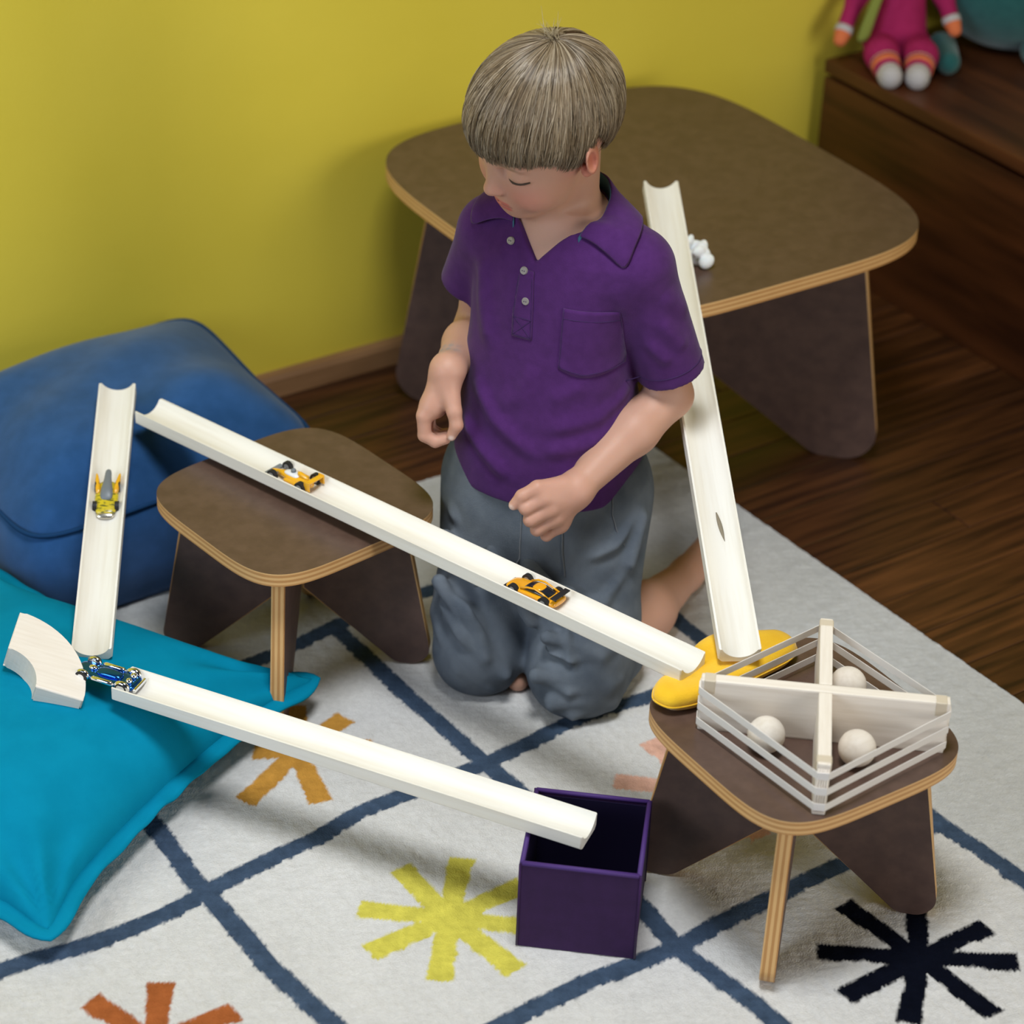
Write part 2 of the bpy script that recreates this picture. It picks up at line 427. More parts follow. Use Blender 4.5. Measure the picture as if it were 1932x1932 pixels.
def subsurf(o, n=2):
    m = o.modifiers.new('smooth', 'SUBSURF'); m.levels = n; m.render_levels = n; return m

def M(name, c1, c2=None, scale=8., stretch=(1, 1, 1), rough=.6, spec=.4, bump=0, bscale=60., bstretch=None, metal=0, sheen=0, sss=0, coat=0,
      attr=None, coords='Object', rand=0, detail=4., pos=(.35, .65), sss_r=(.3, .12, .06), aniso=0):
    m = bpy.data.materials.new(name); m.use_nodes = True; nt = m.node_tree; N = nt.nodes; Lk = nt.links.new
    b = N['Principled BSDF']; P = b.inputs
    P['Roughness'].default_value = rough; P['Specular IOR Level'].default_value = spec; P['Metallic'].default_value = metal
    P['Sheen Weight'].default_value = sheen; P['Sheen Roughness'].default_value = .5
    P['Coat Weight'].default_value = coat; P['Coat Roughness'].default_value = .12
    if sss: P['Subsurface Weight'].default_value = sss; P['Subsurface Radius'].default_value = sss_r; P['Subsurface Scale'].default_value = .02
    if aniso: P['Anisotropic'].default_value = aniso
    P['Base Color'].default_value = (*c1, 1)
    tc = N.new('ShaderNodeTexCoord')
    src = None
    if c2 is not None:
        mp = N.new('ShaderNodeMapping'); mp.inputs['Scale'].default_value = stretch; Lk(tc.outputs[coords], mp.inputs[0])
        if rand:
            oi = N.new('ShaderNodeObjectInfo'); mm = N.new('ShaderNodeMath'); mm.operation = 'MULTIPLY'; mm.inputs[1].default_value = 37.
            Lk(oi.outputs['Random'], mm.inputs[0]); Lk(mm.outputs[0], mp.inputs['Location'])
        nz = N.new('ShaderNodeTexNoise'); nz.inputs['Scale'].default_value = scale; nz.inputs['Detail'].default_value = detail
        Lk(mp.outputs[0], nz.inputs['Vector'])
        rp = N.new('ShaderNodeValToRGB'); rp.color_ramp.elements[0].position, rp.color_ramp.elements[1].position = pos
        rp.color_ramp.elements[0].color = (*c1, 1); rp.color_ramp.elements[1].color = (*c2, 1)
        Lk(nz.outputs['Fac'], rp.inputs[0]); src = rp.outputs[0]
        if rand:
            hs = N.new('ShaderNodeHueSaturation'); mr = N.new('ShaderNodeMapRange'); mr.inputs[3].default_value = 1 - rand; mr.inputs[4].default_value = 1 + rand
            Lk(oi.outputs['Random'], mr.inputs[0]); Lk(mr.outputs[0], hs.inputs['Value']); Lk(src, hs.inputs['Color']); src = hs.outputs[0]
    if attr:
        at = N.new('ShaderNodeAttribute'); at.attribute_name = attr
        if src is not None:
            mx = N.new('ShaderNodeMix'); mx.data_type = 'RGBA'; mx.blend_type = 'MULTIPLY'; mx.inputs[0].default_value = 1
            Lk(at.outputs['Color'], mx.inputs[6]); Lk(src, mx.inputs[7]); src = mx.outputs[2]
        else: src = at.outputs['Color']
    if src is not None: Lk(src, P['Base Color'])
    if bump:
        mp2 = N.new('ShaderNodeMapping'); mp2.inputs['Scale'].default_value = bstretch or (1, 1, 1); Lk(tc.outputs[coords], mp2.inputs[0])
        n2 = N.new('ShaderNodeTexNoise'); n2.inputs['Scale'].default_value = bscale; n2.inputs['Detail'].default_value = 3
        Lk(mp2.outputs[0], n2.inputs['Vector'])
        bp = N.new('ShaderNodeBump'); bp.inputs['Strength'].default_value = bump; bp.inputs['Distance'].default_value = .002
        Lk(n2.outputs['Fac'], bp.inputs['Height']); Lk(bp.outputs[0], P['Normal'])
    return m

def ply_edge(name, period=.0032):
    """layered plywood edge: stripes across the board's thickness (object Z)"""
    m = bpy.data.materials.new(name); m.use_nodes = True; nt = m.node_tree; N = nt.nodes; Lk = nt.links.new
    tc = N.new('ShaderNodeTexCoord'); sx = N.new('ShaderNodeSeparateXYZ'); Lk(tc.outputs['Object'], sx.inputs[0])
    a = N.new('ShaderNodeMath'); a.operation = 'MULTIPLY'; a.inputs[1].default_value = 6.283 / (2 * period); Lk(sx.outputs['Z'], a.inputs[0])
    s = N.new('ShaderNodeMath'); s.operation = 'SINE'; Lk(a.outputs[0], s.inputs[0])
    nz = N.new('ShaderNodeTexNoise'); nz.inputs['Scale'].default_value = 40; Lk(tc.outputs['Object'], nz.inputs['Vector'])
    ad = N.new('ShaderNodeMath'); ad.operation = 'ADD'; Lk(s.outputs[0], ad.inputs[0]); Lk(nz.outputs['Fac'], ad.inputs[1])
    rp = N.new('ShaderNodeValToRGB'); e = rp.color_ramp.elements
    e[0].position = .15; e[0].color = (.47, .235, .078, 1); e[1].position = .75; e[1].color = (.66, .40, .165, 1)
    Lk(ad.outputs[0], rp.inputs[0]); Lk(rp.outputs[0], N['Principled BSDF'].inputs['Base Color'])
    N['Principled BSDF'].inputs['Roughness'].default_value = .45
    return m

mt = dict(
    wall=M('yellow_wall_paint', (.70, .555, .052), (.735, .585, .062), 3., rough=.75, spec=.25, bump=.15, bscale=220),
    plank=M('dark_floor_wood', (.030, .0098, .0040), (.105, .037, .0115), 5., (1.0, 15, 4), rough=.38, spec=.5, rand=.25, bump=.06, bscale=30, bstretch=(1, 14, 1), detail=6),
    gap=M('floor_gap', (.012, .006, .004), rough=.9),
    base=M('baseboard_wood', (.235, .12, .050), (.32, .17, .075), 6., (1, 8, 8), rough=.5),
    bench=M('bench_wood', (.046, .0135, .0050), (.115, .036, .0115), 4., (7, .8, 7), rough=.42, spec=.45, detail=6),
    lam=M('brown_laminate', (.082, .047, .035), (.106, .062, .046), 55., (1, 1, 1), rough=.34, spec=.5, bump=.05, bscale=400),
    lamleg=M('brown_laminate_leg', (.085, .050, .042), (.115, .068, .054), 55., rough=.5, spec=.4),
    ply=ply_edge('plywood_edge'),
    ramp=M('pale_ramp_wood', (.80, .765, .70), (.72, .665, .575), 5., (1.6, 26, 26), rough=.5, spec=.35, pos=(.45, .85), bump=.03, bscale=80, bstretch=(.2, 3, 3)),
    block=M('pale_block_wood', (.80, .725, .64), (.73, .645, .55), 6., (3, 40, 40), rough=.55, spec=.3, pos=(.4, .8)),
    knot=M('knot_wood', (.24, .20, .14), rough=.6),
    teal=M('teal_canvas', (.0005, .205, .34), (.001, .225, .37), 30., rough=.85, spec=.06, sheen=.0, bump=.12, bscale=900),
    navy=M('navy_denim', (.016, .070, .195), (.022, .085, .235), 40., rough=.85, spec=.1, sheen=.2, bump=.25, bscale=700),
    navyseam=M('navy_seam', (.010, .045, .125), rough=.9, spec=.1),
    purple=M('purple_box_cloth', (.030, .0105, .050), (.036, .0125, .060), 60., rough=.8, spec=.12, sheen=.08, bump=.2, bscale=600),
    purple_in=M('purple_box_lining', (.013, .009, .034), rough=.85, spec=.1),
    trim=M('purple_box_piping', (.062, .025, .150), rough=.6, spec=.3),
    pouch=M('yellow_felt', (.84, .475, .020), (.87, .52, .028), 40., rough=.9, spec=.1, sheen=.3, bump=.3, bscale=500),
    band=M('white_elastic', (.72, .68, .65), rough=.6, spec=.3),
    bandclip=M('tan_elastic_end', (.60, .51, .39), rough=.6),
    tissue=M('white_tissue', (.80, .82, .84), rough=.8, sss=.2),
    black=M('black_rubber', (.012, .012, .014), rough=.55), steel=M('grey_metal', (.33, .34, .36), rough=.35, metal=.6),
    cyel=M('car_yellow', (.80, .40, .015), rough=.25, spec=.6, coat=.6), corg=M('car_amber', (.82, .36, .008), rough=.25, spec=.6, coat=.6),
    clem=M('car_lemon', (.60, .46, .02), (.12, .12, .02), 140., (3, 1, 1), rough=.3, spec=.5, coat=.4, pos=(.52, .58)),
    cwht=M('car_white', (.75, .76, .80), rough=.3, coat=.5), cglass=M('car_glass', (.015, .018, .022), rough=.12, spec=.7),
    cgrey=M('car_grey', (.16, .18, .20), rough=.4), chrome=M('car_chrome', (.86, .89, .93), rough=.10, metal=1), cblue=M('car_chrome_blue', (.02, .13, .48), rough=.14, metal=.9),
    csilver=M('car_silver', (.70, .66, .56), rough=.22, metal=.9),
    skin=M('skin', (.5, .5, .5), attr='Col', rough=.52, spec=.35, sss=.25, bump=.04, bscale=500),
    hair=M('blond_hair', (.5, .5, .5), attr='Col', rough=.36, spec=.5, aniso=.5),
    shirt=M('purple_pique', (.058, .0150, .094), (.068, .0180, .110), 90., rough=.9, spec=.10, sheen=.10, bump=.25, bscale=900),
    shirtin=M('shirt_inner_tape', (.03, .09, .15), rough=.85),
    button=M('pearl_button', (.26, .235, .22), rough=.25, spec=.6), thread=M('purple_stitching', (.034, .011, .068), rough=.9),
    jean=M('grey_denim', (.070, .084, .106), (.140, .160, .188), 16., rough=.9, spec=.12, bump=.35, bscale=900, detail=6),
    stitch=M('grey_stitching', (.16, .17, .19), rough=.9),
    pink=M('pink_knit', (.33, .020, .092), (.38, .025, .110), 50., rough=.95, spec=.05, bump=.5, bscale=350), dollw=M('doll_white', (.50, .47, .47), rough=.95, bump=.4, bscale=300),
    dollo=M('doll_orange', (.68, .17, .06), rough=.95), dollt=M('doll_tan', (.50, .36, .22), rough=.95), dollg=M('doll_green', (.22, .25, .045), rough=.95, bump=.4, bscale=300),
    dollskin=M('doll_face', (.55, .27, .19), rough=.9), plush=M('teal_plush', (.018, .100, .098), (.024, .118, .114), 60., rough=.98, spec=.03, sheen=.4, bump=.6, bscale=260),
    rug=M('rug_pile', (.90, .90, .90), (1, 1, 1), 220., attr='Col', rough=.97, spec=.03, bump=.55, bscale=520, coords='Object', pos=(.3, .7)),
)

# ---------------------------------------------------------------- the room
WY, BX, BH = .798, 1.166, .313
fl = tag(box('floor', (-3.2, -3.6, -.06), (1.95, WY + .12, -.012), mt['gap']), kind='structure')
PW = .078; row = 0; y = WY - .012
while y > -1.75:
    x = -3.2 + random.uniform(-.6, 0)
    while x < 1.95:
        L = random.uniform(.75, 1.35); a = max(x, -3.2); b = min(x + L, 1.95)
        if b - a > .05:
            o = box('plank', (-(b - a) / 2 + .0006, -PW / 2 + .0006, -.012), ((b - a) / 2 - .0006, PW / 2 - .0006, 0), mt['plank'], fl, .0012, 1)
            o.location = ((a + b) / 2, y - PW / 2, random.uniform(-.0004, 0))
        x += L
    y -= PW
tag(box('wall_back', (-3.2, WY, -.06), (1.95, WY + .12, 2.75), mt['wall']), kind='structure')
tag(box('wall_right', (1.70, -3.6, -.06), (1.95, WY, 2.75), mt['wall']), kind='structure')
def baseboard():
    prof = [(0, 0), (-.014, 0), (-.014, .028), (-.010, .035), (0, .038)]
    rings = [[(x, WY + p[0], p[1]) for p in prof] for x in (-3.2, BX - .002)]
    V, F = loft(rings); return tag(link('baseboard_back', mesh('baseboard', V, F, False), None, mt['base']), kind='structure')
baseboard()

# ---------------------------------------------------------------- rug
def seg_dist(P, line):
    d = np.full(len(P), 9., np.float32)
    for a, b in zip(line[:-1], line[1:]):
        a = np.array(a); b = np.array(b); ab = b - a
        t = np.clip(((P - a) @ ab) / (ab @ ab), 0, 1)
        d = np.minimum(d, np.linalg.norm(P - a - t[:, None] * ab, axis=1))
    return d
RUG_H = .008
def rug():
    xs = steps((-1.15, -.70, .02), (-.70, .60, .0026)); ys = steps((-1.25, -.80, .02), (-.80, .473, .0026))
    nx, ny = len(xs), len(ys)
    X, Y = np.meshgrid(xs, ys, indexing='ij'); P = np.stack([X.ravel(), Y.ravel()], 1)
    # the right edge runs a little askew
    w = np.clip((P[:, 0] + .2) / .8, 0, 1); P[:, 0] += w * (-.012 + (.37 - P[:, 1]) * .034 - .015)
    def noise(P, n=26, s=90., seed=1):
        g = np.random.default_rng(seed); r = np.zeros(len(P))
        for _ in range(n):
            k = g.normal(0, s, 2); r += np.sin(P @ k + g.uniform(0, 6.28))
        return r / math.sqrt(n)
    n1 = noise(P, 30, 260., 2); n2 = noise(P, 30, 22., 3); n3 = noise(P, 24, 700, 5)
    cream = np.array([.625, .605, .585]); border = np.array([.53, .525, .515]); col = np.tile(cream, (len(P), 1))
    col *= (1 + .025 * n2 + .018 * n1)[:, None]
    vx = .347 + np.clip(.15 - P[:, 1], -1, 2) * .03
    out = (P[:, 0] > vx) | (P[:, 1] > .238)
    col[out] = border * (1 + .03 * n2[out] + .02 * n1[out])[:, None]
    blue = np.array([.050, .077, .125])
    V1 = [(-.400, .225), (-.3973, -.0117), (-.3992, -.0472), (-.4026, -.0912), (-.4003, -.1258), (-.3987, -.1681), (-.3974, -.2122), (-.3988, -.249), (-.3937, -.2845), (-.3906, -.3226), (-.3838, -.3641), (-.380, -.45), (-.385, -.82), (-.38, -1.3)]
    V2 = [(-.0336, .2363), (-.0306, .0633), (-.0253, -.0318), (-.0235, -.0912), (-.0189, -.1338), (-.014, -.25), (-.0155, -.3894), (-.0215, -.4585), (-.0129, -.5108), (-.0045, -.5618), (-.0016, -.6012), (.0, -.82), (.0, -1.3)]
    V3 = [(.348, .238), (.3482, .1501), (.3445, .0647), (.3421, .0115), (.3447, -.0342), (.350, -.25), (.3554, -.4456), (.3608, -.4921), (.3685, -.5701), (.372, -.82), (.38, -1.3)]
    V0 = [(-.775, .22), (-.775, -1.3)]
    H1 = [(-1.2, .215), (-.40, .222), (-.1562, .2211), (-.1251, .223), (-.0865, .227), (-.0234, .2381), (.15, .243), (.348, .238)]
    H2 = [(-1.2, -.11), (-.6345, -.1172), (-.6005, -.1197), (-.5621, -.1266), (-.5155, -.1299), (-.4669, -.1309), (-.4338, -.127), (-.3971, -.1198), (-.357, -.1142), (-.308, -.1083), (-.2531, -.1053), (-.1898, -.0904), (-.1204, -.0909), (-.0235, -.0912), (.0433, -.0853), (.1259, -.0756), (.2127, -.0853), (.346, -.088)]
    H3 = [(-1.2, -.46), (-.39, -.455), (-.2389, -.4539), (-.1846, -.4502), (-.1298, -.4477), (-.0785, -.4516), (-.0191, -.4552), (.0419, -.4494), (.1095, -.4464), (.171, -.4436), (.2153, -.445), (.355, -.449)]
    H4 = [(-1.2, -.80), (.37, -.80)]
    jit = n1 * .0009 + n3 * .0007
    for ln in (V0, V1, V2, V3, H1, H2, H3, H4):
        d = seg_dist(P, ln) + jit; m = d < .0118; t = np.clip((.0128 - d) / .002, 0, 1)[:, None]
        col = col * (1 - t) + blue * (1 + .10 * n1 + .05 * n3)[:, None] * t
    def star(c, arms, colr, wid=.0145):
        nonlocal col
        c = np.array(c); sel = np.linalg.norm(P - c, axis=1) < .15
        if not sel.any(): return
        Q = P[sel]; d = np.full(len(Q), 9.)
        for (r, a) in arms:
            e = c + r * np.array([math.cos(math.radians(a)), math.sin(math.radians(a))])
            ab = e - c; t = ((Q - c) @ ab) / (ab @ ab); L = np.linalg.norm(ab)
            px = np.abs((Q - c) @ np.array([-ab[1], ab[0]]) / L) - (wid * (.78 + .22 * np.clip(t, 0, 1)))
            py = np.maximum(-t * L, (t - 1) * L)
            d = np.minimum(d, np.maximum(px, py))
        d = np.minimum(d, np.linalg.norm(Q - c, axis=1) - .022)
        t = np.clip((.0008 - (d + jit[sel])) / .002, 0, 1)[:, None]
        col[sel] = col[sel] * (1 - t) + np.array(colr) * (1 + .07 * n1[sel])[:, None] * t
    arms = [(.096, 92), (.098, 50), (.096, 1), (.096, -42), (.106, -82), (.098, -129), (.100, -179), (.098, 141)]
    star((-.1994, -.2909), arms, (.60, .53, .085))
    star((.1876, -.6018), [(.108, 98), (.094, 51), (.095, -2), (.104, -36), (.106, -86), (.102, -138), (.108, -178), (.108, 144)], (.0035, .0045, .010), .0135)
    star((-.196, .042), [(.104, 108), (.088, 62), (.085, 18), (.088, -26), (.100, -104), (.108, -152), (.05, 150), (.05, 128)], (.50, .245, .045))
    star((-.548, -.292), [(.092, 108), (.086, 58), (.090, -2), (.095, -40), (.1, -85), (.1, -130), (.1, -175), (.095, 143)], (.36, .105, .030))
    star((.165, -.262), [(.108, 90), (.1, 47), (.1, 2), (.1, -43), (.100, -88), (.1, -133), (.1, -178), (.104, 140)], (.70, .40, .30))
    star((.175, .075), arms, (.45, .42, .35)); star((-.585, .06), arms, (.33, .40, .30)); star((-.195, -.63), arms, (.25, .33, .36)); star((-.58, -.64), arms, (.5, .4, .1))
    Z = RUG_H - .0009 + .0004 * n3 + .0004 * n1
    V = np.concatenate([np.stack([P[:, 0], P[:, 1], Z], 1)])
    idx = np.arange(nx * ny).reshape(nx, ny)
    F = np.stack([idx[:-1, :-1], idx[1:, :-1], idx[1:, 1:], idx[:-1, 1:]], -1).reshape(-1, 4)
    rim = np.concatenate([idx[:, 0], idx[-1, 1:], idx[-2::-1, -1], idx[0, -2:0:-1]])
    low = V[rim].copy(); low[:, 2] = .0004; b0 = len(V); V = np.concatenate([V, low]); n = len(rim)
    k = np.arange(n); k2 = (k + 1) % n
    F = np.concatenate([F, np.stack([rim[k], b0 + k, b0 + k2, rim[k2]], 1)[:, ::-1]])
    me = mesh('rug', V, F); colour(me, np.clip(np.concatenate([col, col[rim]]), 0, 1))
    return tag(link('rug', me, None, mt['rug']), 'cream tufted rug with wavy blue grid and coloured starbursts', 'rug')
rug()

# ---------------------------------------------------------------- bench
bn = tag(empty('storage_bench', (BX, .1, 0)), 'dark wood storage bench with hinged lid against the right wall', 'bench')
box('front_board', (.003, -1.7, .0), (.030, .67, BH - .008), mt['bench'], bn, .0015)
box('body', (.030, -1.7, .0), (.52, .67, BH - .008), mt['bench'], bn)
box('lid', (.0, -1.7, BH), (.52, .67, BH + .022), mt['bench'], bn, .004, 2)
box('lid_rail', (.022, -1.7, BH - .008), (.50, .67, BH), mt['gap'], bn)
BT = BH + .022

# ---------------------------------------------------------------- stools and table (plywood, crossed fin legs)
def squircle(R, n=4.4, k=220, rot=0):
    a = R / 2 ** (.5 - 1 / n); o = []
    for i in range(k):
        t = 2 * math.pi * (i + .5) / k; c, s = math.cos(t), math.sin(t)
        r = a / (abs(c) ** n + abs(s) ** n) ** (1 / n); o.append((r * math.cos(t + rot), r * math.sin(t + rot)))
    return o
def rounded(poly, rads, seg=8):
    o = []; n = len(poly)
    for i in range(n):
        p = Vector(poly[i]); a = (Vector(poly[i - 1]) - p); b = (Vector(poly[(i + 1) % n]) - p); r = rads[i]
        if r <= 0: o.append(tuple(p)); continue
        ang = a.angle(b); d = min(r / math.tan(ang / 2), a.length * .48, b.length * .48); p1 = p + a.normalized() * d; p2 = p + b.normalized() * d
        for k in range(seg + 1):
            t = k / seg; o.append(tuple((1 - t) ** 2 * p1 + 2 * t * (1 - t) * p + t * t * p2))
    return o
def plywood_table(name, c, R, H, z0, rot, top_t, leg_t, fin, label, cat, group=None, lift=(), sc=(1, 1)):
    t = tag(empty(name, (c[0], c[1], z0), (0, 0, rot)), label, cat, group)
    h = H - z0
    top = extrude('top', [(x * sc[0], y * sc[1]) for x, y in squircle(R)], -top_t / 2, top_t / 2, top_t * .30, 3, 0, 1)
    o = link('top', top, t, [mt['lam'], mt['ply']], (0, 0, h - top_t / 2))
    for k in range(4):
        lf = lift[k] if lift else 0
        poly = [(leg_t * .5, h - top_t), (fin[0], h - top_t), (fin[1], fin[5] * .55 + lf), (fin[2], lf), (fin[3], lf), (leg_t * .5, fin[4])]
        poly = rounded(poly, [0, 0, fin[5], fin[5], fin[5] * .8, 0])
        me = extrude('leg', poly, -leg_t / 2, leg_t / 2, leg_t * .18, 2, 0, 1)
        o = link('leg', me, t, [mt['lamleg'], mt['ply']])
        o.rotation_euler = (math.pi / 2, 0, math.pi / 4 + k * math.pi / 2)
    return t
STH = .231
fin_s = (.132, .164, .150, .122, .100, .030)
stA = plywood_table('child_stool', (-.1000, .2110), .1630, STH, RUG_H + .001, math.radians(7.2), .0165, .016, fin_s, 'small brown plywood stool beside the navy cushion, under the long ramp', 'stool', 'plywood stools')
stB = plywood_table('child_stool', (.1320, -.4430), .1600, STH, RUG_H + .001, math.radians(-.5), .0165, .016, fin_s, 'small brown plywood stool in front carrying the banded ball tray', 'stool', 'plywood stools')
TBH = .371
plywood_table('play_table', (.5870, .4570), .3650, TBH, 0, math.radians(-.75), .019, .018, (.296, .348, .322, .262, .175, .055), 'large low brown plywood table against the yellow wall', 'table', lift=(0, 0, .0095, 0), sc=(.970, 1.030))

# ---------------------------------------------------------------- ramps
def ramp(a, b, W=.0447, T=.019, label='', roll=0):
    """channel ramp: a, b = centre of the underside at both ends"""
    a, b = Vector(a), Vector(b); d = b - a; L = d.length; x = d.normalized(); y = Vector((0, 0, 1)).cross(x).normalized()
    if roll: y = Matrix.Rotation(roll, 3, x) @ y
    z = x.cross(y)
    h = W / 2; pr = [(-h, T), (-h, .004), (-h + .004, 0), (h - .004, 0), (h, .004), (h, T), (h - .0022, T)]
    rad = ((h - .0022) ** 2 + .0125 ** 2) / (2 * .0125); zc = T - .0125 + rad; am = math.asin((h - .0022) / rad)
    for k in range(1, 16): q = am * (1 - 2 * k / 16); pr.append((rad * math.sin(q), zc - rad * math.cos(q)))
    pr.append((-h + .0022, T))
    n = 12; e = .0012
    st = [(0, e), (e, 0)] + [(L * i / n, 0) for i in range(1, n)] + [(L - e, 0), (L, e)]
    cz = T * .45
    rings = [[(s, p[0] * (1 - k / h), cz + (p[1] - cz) * (1 - k / h)) for p in pr] for s, k in st]
    V, F = loft(rings)
    o = link('marble_ramp', mesh('ramp', V, F, False), None, mt['ramp'])
    m = o.modifiers.new('edges', 'EDGE_SPLIT'); m.split_angle = math.radians(35)
    o.data.polygons.foreach_set('use_smooth', np.ones(len(o.data.polygons), bool))
    o.matrix_world = Matrix.Translation(a) @ Matrix((x, y, z)).transposed().to_4x4()
    tag(o, label, 'ramp', 'wooden channel ramps'); o['len'] = L; del o['len']
    return o, L
rp_long, LL = ramp((-.168, .4541, .2370), (.0699, -.3340, .2490), label='longest pale wooden ramp, lying across the rear stool with two yellow cars')
rp_left, LE = ramp((-.1773, .5178, .2430), (-.3867, .1678, .1310), label='short pale wooden ramp leaning on the navy cushion, one car on it')
rp_front, LF = ramp((-.3884, .0900, .1370), (-.0842, -.3735, .1230), label='pale wooden ramp from the teal pillow to the purple box')
rp_right, LR = ramp((.5283, .3572, .4195), (.1175, -.3502, .2600), label='empty pale wooden ramp sloping from the big table down to the yellow pouch')
# a dark knot in the groove of the steep ramp
def knot():
    V, F = [], []
    x0 = LR * .735
    for i in range(9):
        t = i / 8; w = .0022 * math.sin(math.pi * min(t * 1.02 + .03, 1)) ** .8 + .0002
        for s in (-1, 1): V.append((x0 + t * .047, .0015 + s * w + .004 * t, .0068 + (.0015 + s * w + .004 * t) ** 2 * 21))
    for i in range(8): F.append((2 * i, 2 * i + 2, 2 * i + 3, 2 * i + 1))
    o = link('wood_knot', mesh('knot', V, F), rp_right, mt['knot']); solidify(o, .0004, 1)
knot()

# ---------------------------------------------------------------- toy cars (local: x forward, z up, wheels on z = 0)
def part(name, V, F, mat, parent, sub=0, smooth=True, loc=None, rot=None):
    o = link(name, mesh(name, V, F, smooth), parent, mat, loc, rot)
    if sub: subsurf(o, sub)
    return o
def body_loft(sec):
    """sections (x, half width, z low, z high, shoulder) -> rounded box rings"""
    rings = []
    for x, w, z0, z1, sh in sec:
        zm = z0 + (z1 - z0) * sh
        rings.append([(x, -w * .8, z0), (x, w * .8, z0), (x, w, z0 + (zm - z0) * .5), (x, w * .97, zm), (x, w * .66, z1), (x, -w * .66, z1), (x, -w * .97, zm), (x, -w, z0 + (zm - z0) * .5)])
    return loft(rings)
def wheel(parent, x, y, r, w, rim='steel'):
    bm = bmesh.new(); bmesh.ops.create_cone(bm, cap_ends=True, segments=20, radius1=r, radius2=r, depth=w)
    bmesh.ops.bevel(bm, geom=bm.edges[:], offset=r * .16, segments=2, affect='EDGES', clamp_overlap=True) if False else None
    o = link('wheel', bm_mesh('wheel', bm), parent, mt['black'], (x, y, r), (math.pi / 2, 0, 0))
    bm = bmesh.new(); bmesh.ops.create_cone(bm, cap_ends=True, segments=14, radius1=r * .58, radius2=r * .58, depth=w + .0006)
    link('hub', bm_mesh('hub', bm), o, mt[rim])
def slab(name, lo, hi, mat, parent, bev=.0008): return box(name, lo, hi, mat, parent, bev, 2, True)
def on_ramp(o, r, L, s, flip=False, lift=.0072, yaw=0):
    M_ = r.matrix_world @ Matrix.Translation((s * L, 0, lift)) @ Matrix.Rotation((math.pi if flip else 0) + yaw, 4, 'Z')
    o.matrix_world = M_
def formula_car():
    c = tag(empty('toy_car'), 'yellow open wheeled toy race car with white middle on the long ramp', 'toy car', 'toy cars')
    V, F = body_loft([(.036, .0022, .004, .0055, .6), (.026, .0034, .0032, .008, .6), (.012, .0056, .003, .0115, .6), (.002, .0085, .003, .0125, .5), (-.010, .0092, .003, .0125, .5), (-.022, .006, .003, .013, .5), (-.031, .0045, .0035, .0105, .6)])
    part('body', V, F, mt['cyel'], c, 2)
    V, F = body_loft([(.014, .0040, .0095, .0120, .6), (.006, .0060, .009, .0140, .6), (-.006, .0064, .009, .0146, .6), (-.011, .0050, .009, .0140, .6)])
    part('cockpit', V, F, mt['cwht'], c, 2)
    V, F = body_loft([(-.006, .0024, .012, .0185, .6), (-.014, .0034, .012, .0185, .6), (-.024, .0022, .011, .0140, .6)])
    part('engine_cover', V, F, mt['cyel'], c, 2)
    ball('helmet', .0032, mt['cgrey'], c, (.0005, 0, .0155))
    slab('front_wing', (.030, -.0145, .0035), (.037, .0145, .0050), mt['cgrey'], c)
    slab('rear_wing', (-.036, -.0125, .0150), (-.029, .0125, .0168), mt['cyel'], c)
    for s in (1, -1):
        slab('wing_plate', (-.037, s * .0125 - .0008, .0065), (-.028, s * .0125 + .0008, .0185), mt['cyel'], c)
        slab('side_pod', (-.014, s * .0098 - .0028, .003), (.006, s * .0098 + .0028, .0085), mt['cyel'], c, .0016)
        wheel(c, .0225, s * .0130, .0068, .0050); wheel(c, -.0230, s * .0135, .0075, .0060)
        V, F = tube([(.0225, 0, .0068), (.0225, s * .0125, .0068)], .0009, 6); part('axle', V, F, mt['steel'], c)
    return c
def coupe_car():
    c = tag(empty('toy_car'), 'amber toy sports car with black windows and tail wing on the long ramp', 'toy car', 'toy cars')
    V, F = body_loft([(.0355, .0085, .0035, .0060, .6), (.032, .0118, .0025, .0080, .6), (.018, .0140, .0025, .0100, .7), (.004, .0130, .0025, .0108, .7), (-.012, .0132, .0025, .0112, .7), (-.024, .0142, .0025, .0118, .7), (-.033, .0132, .003, .0112, .7), (-.0355, .0105, .004, .0095, .6)])
    part('body', V, F, mt['corg'], c, 2)
    V, F = body_loft([(.0125, .0095, .0095, .0102, .5), (.004, .0108, .0095, .0148, .6), (-.006, .0106, .0095, .0160, .6), (-.016, .0098, .0095, .0142, .6), (-.026, .0085, .0095, .0112, .5)])
    part('window_glass', V, F, mt['cglass'], c, 2)
    V, F = body_loft([(.001, .0068, .0145, .0158, .5), (-.005, .0076, .0150, .0170, .5), (-.013, .0068, .0135, .0160, .5)])
    part('roof', V, F, mt['corg'], c, 2)
    for s in (1, -1):
        V, F = tube([(.013, s * .0100, .0100), (.004, s * .0098, .0145), (-.006, s * .0092, .0164), (-.016, s * .0090, .0146), (-.027, s * .0096, .0112)], .0012, 6); part('pillar', V, F, mt['corg'], c)
        wheel(c, .0210, s * .0128, .0066, .0050); wheel(c, -.0220, s * .0132, .0070, .0052)
        slab('wing_stay', (-.0335, s * .0062 - .0007, .0100), (-.0310, s * .0062 + .0007, .0165), mt['black'], c)
    slab('tail_wing', (-.0375, -.0135, .0160), (-.0305, .0135, .0176), mt['black'], c)
    slab('splitter', (.0325, -.0112, .0020), (.0375, .0112, .0034), mt['black'], c)
    return c
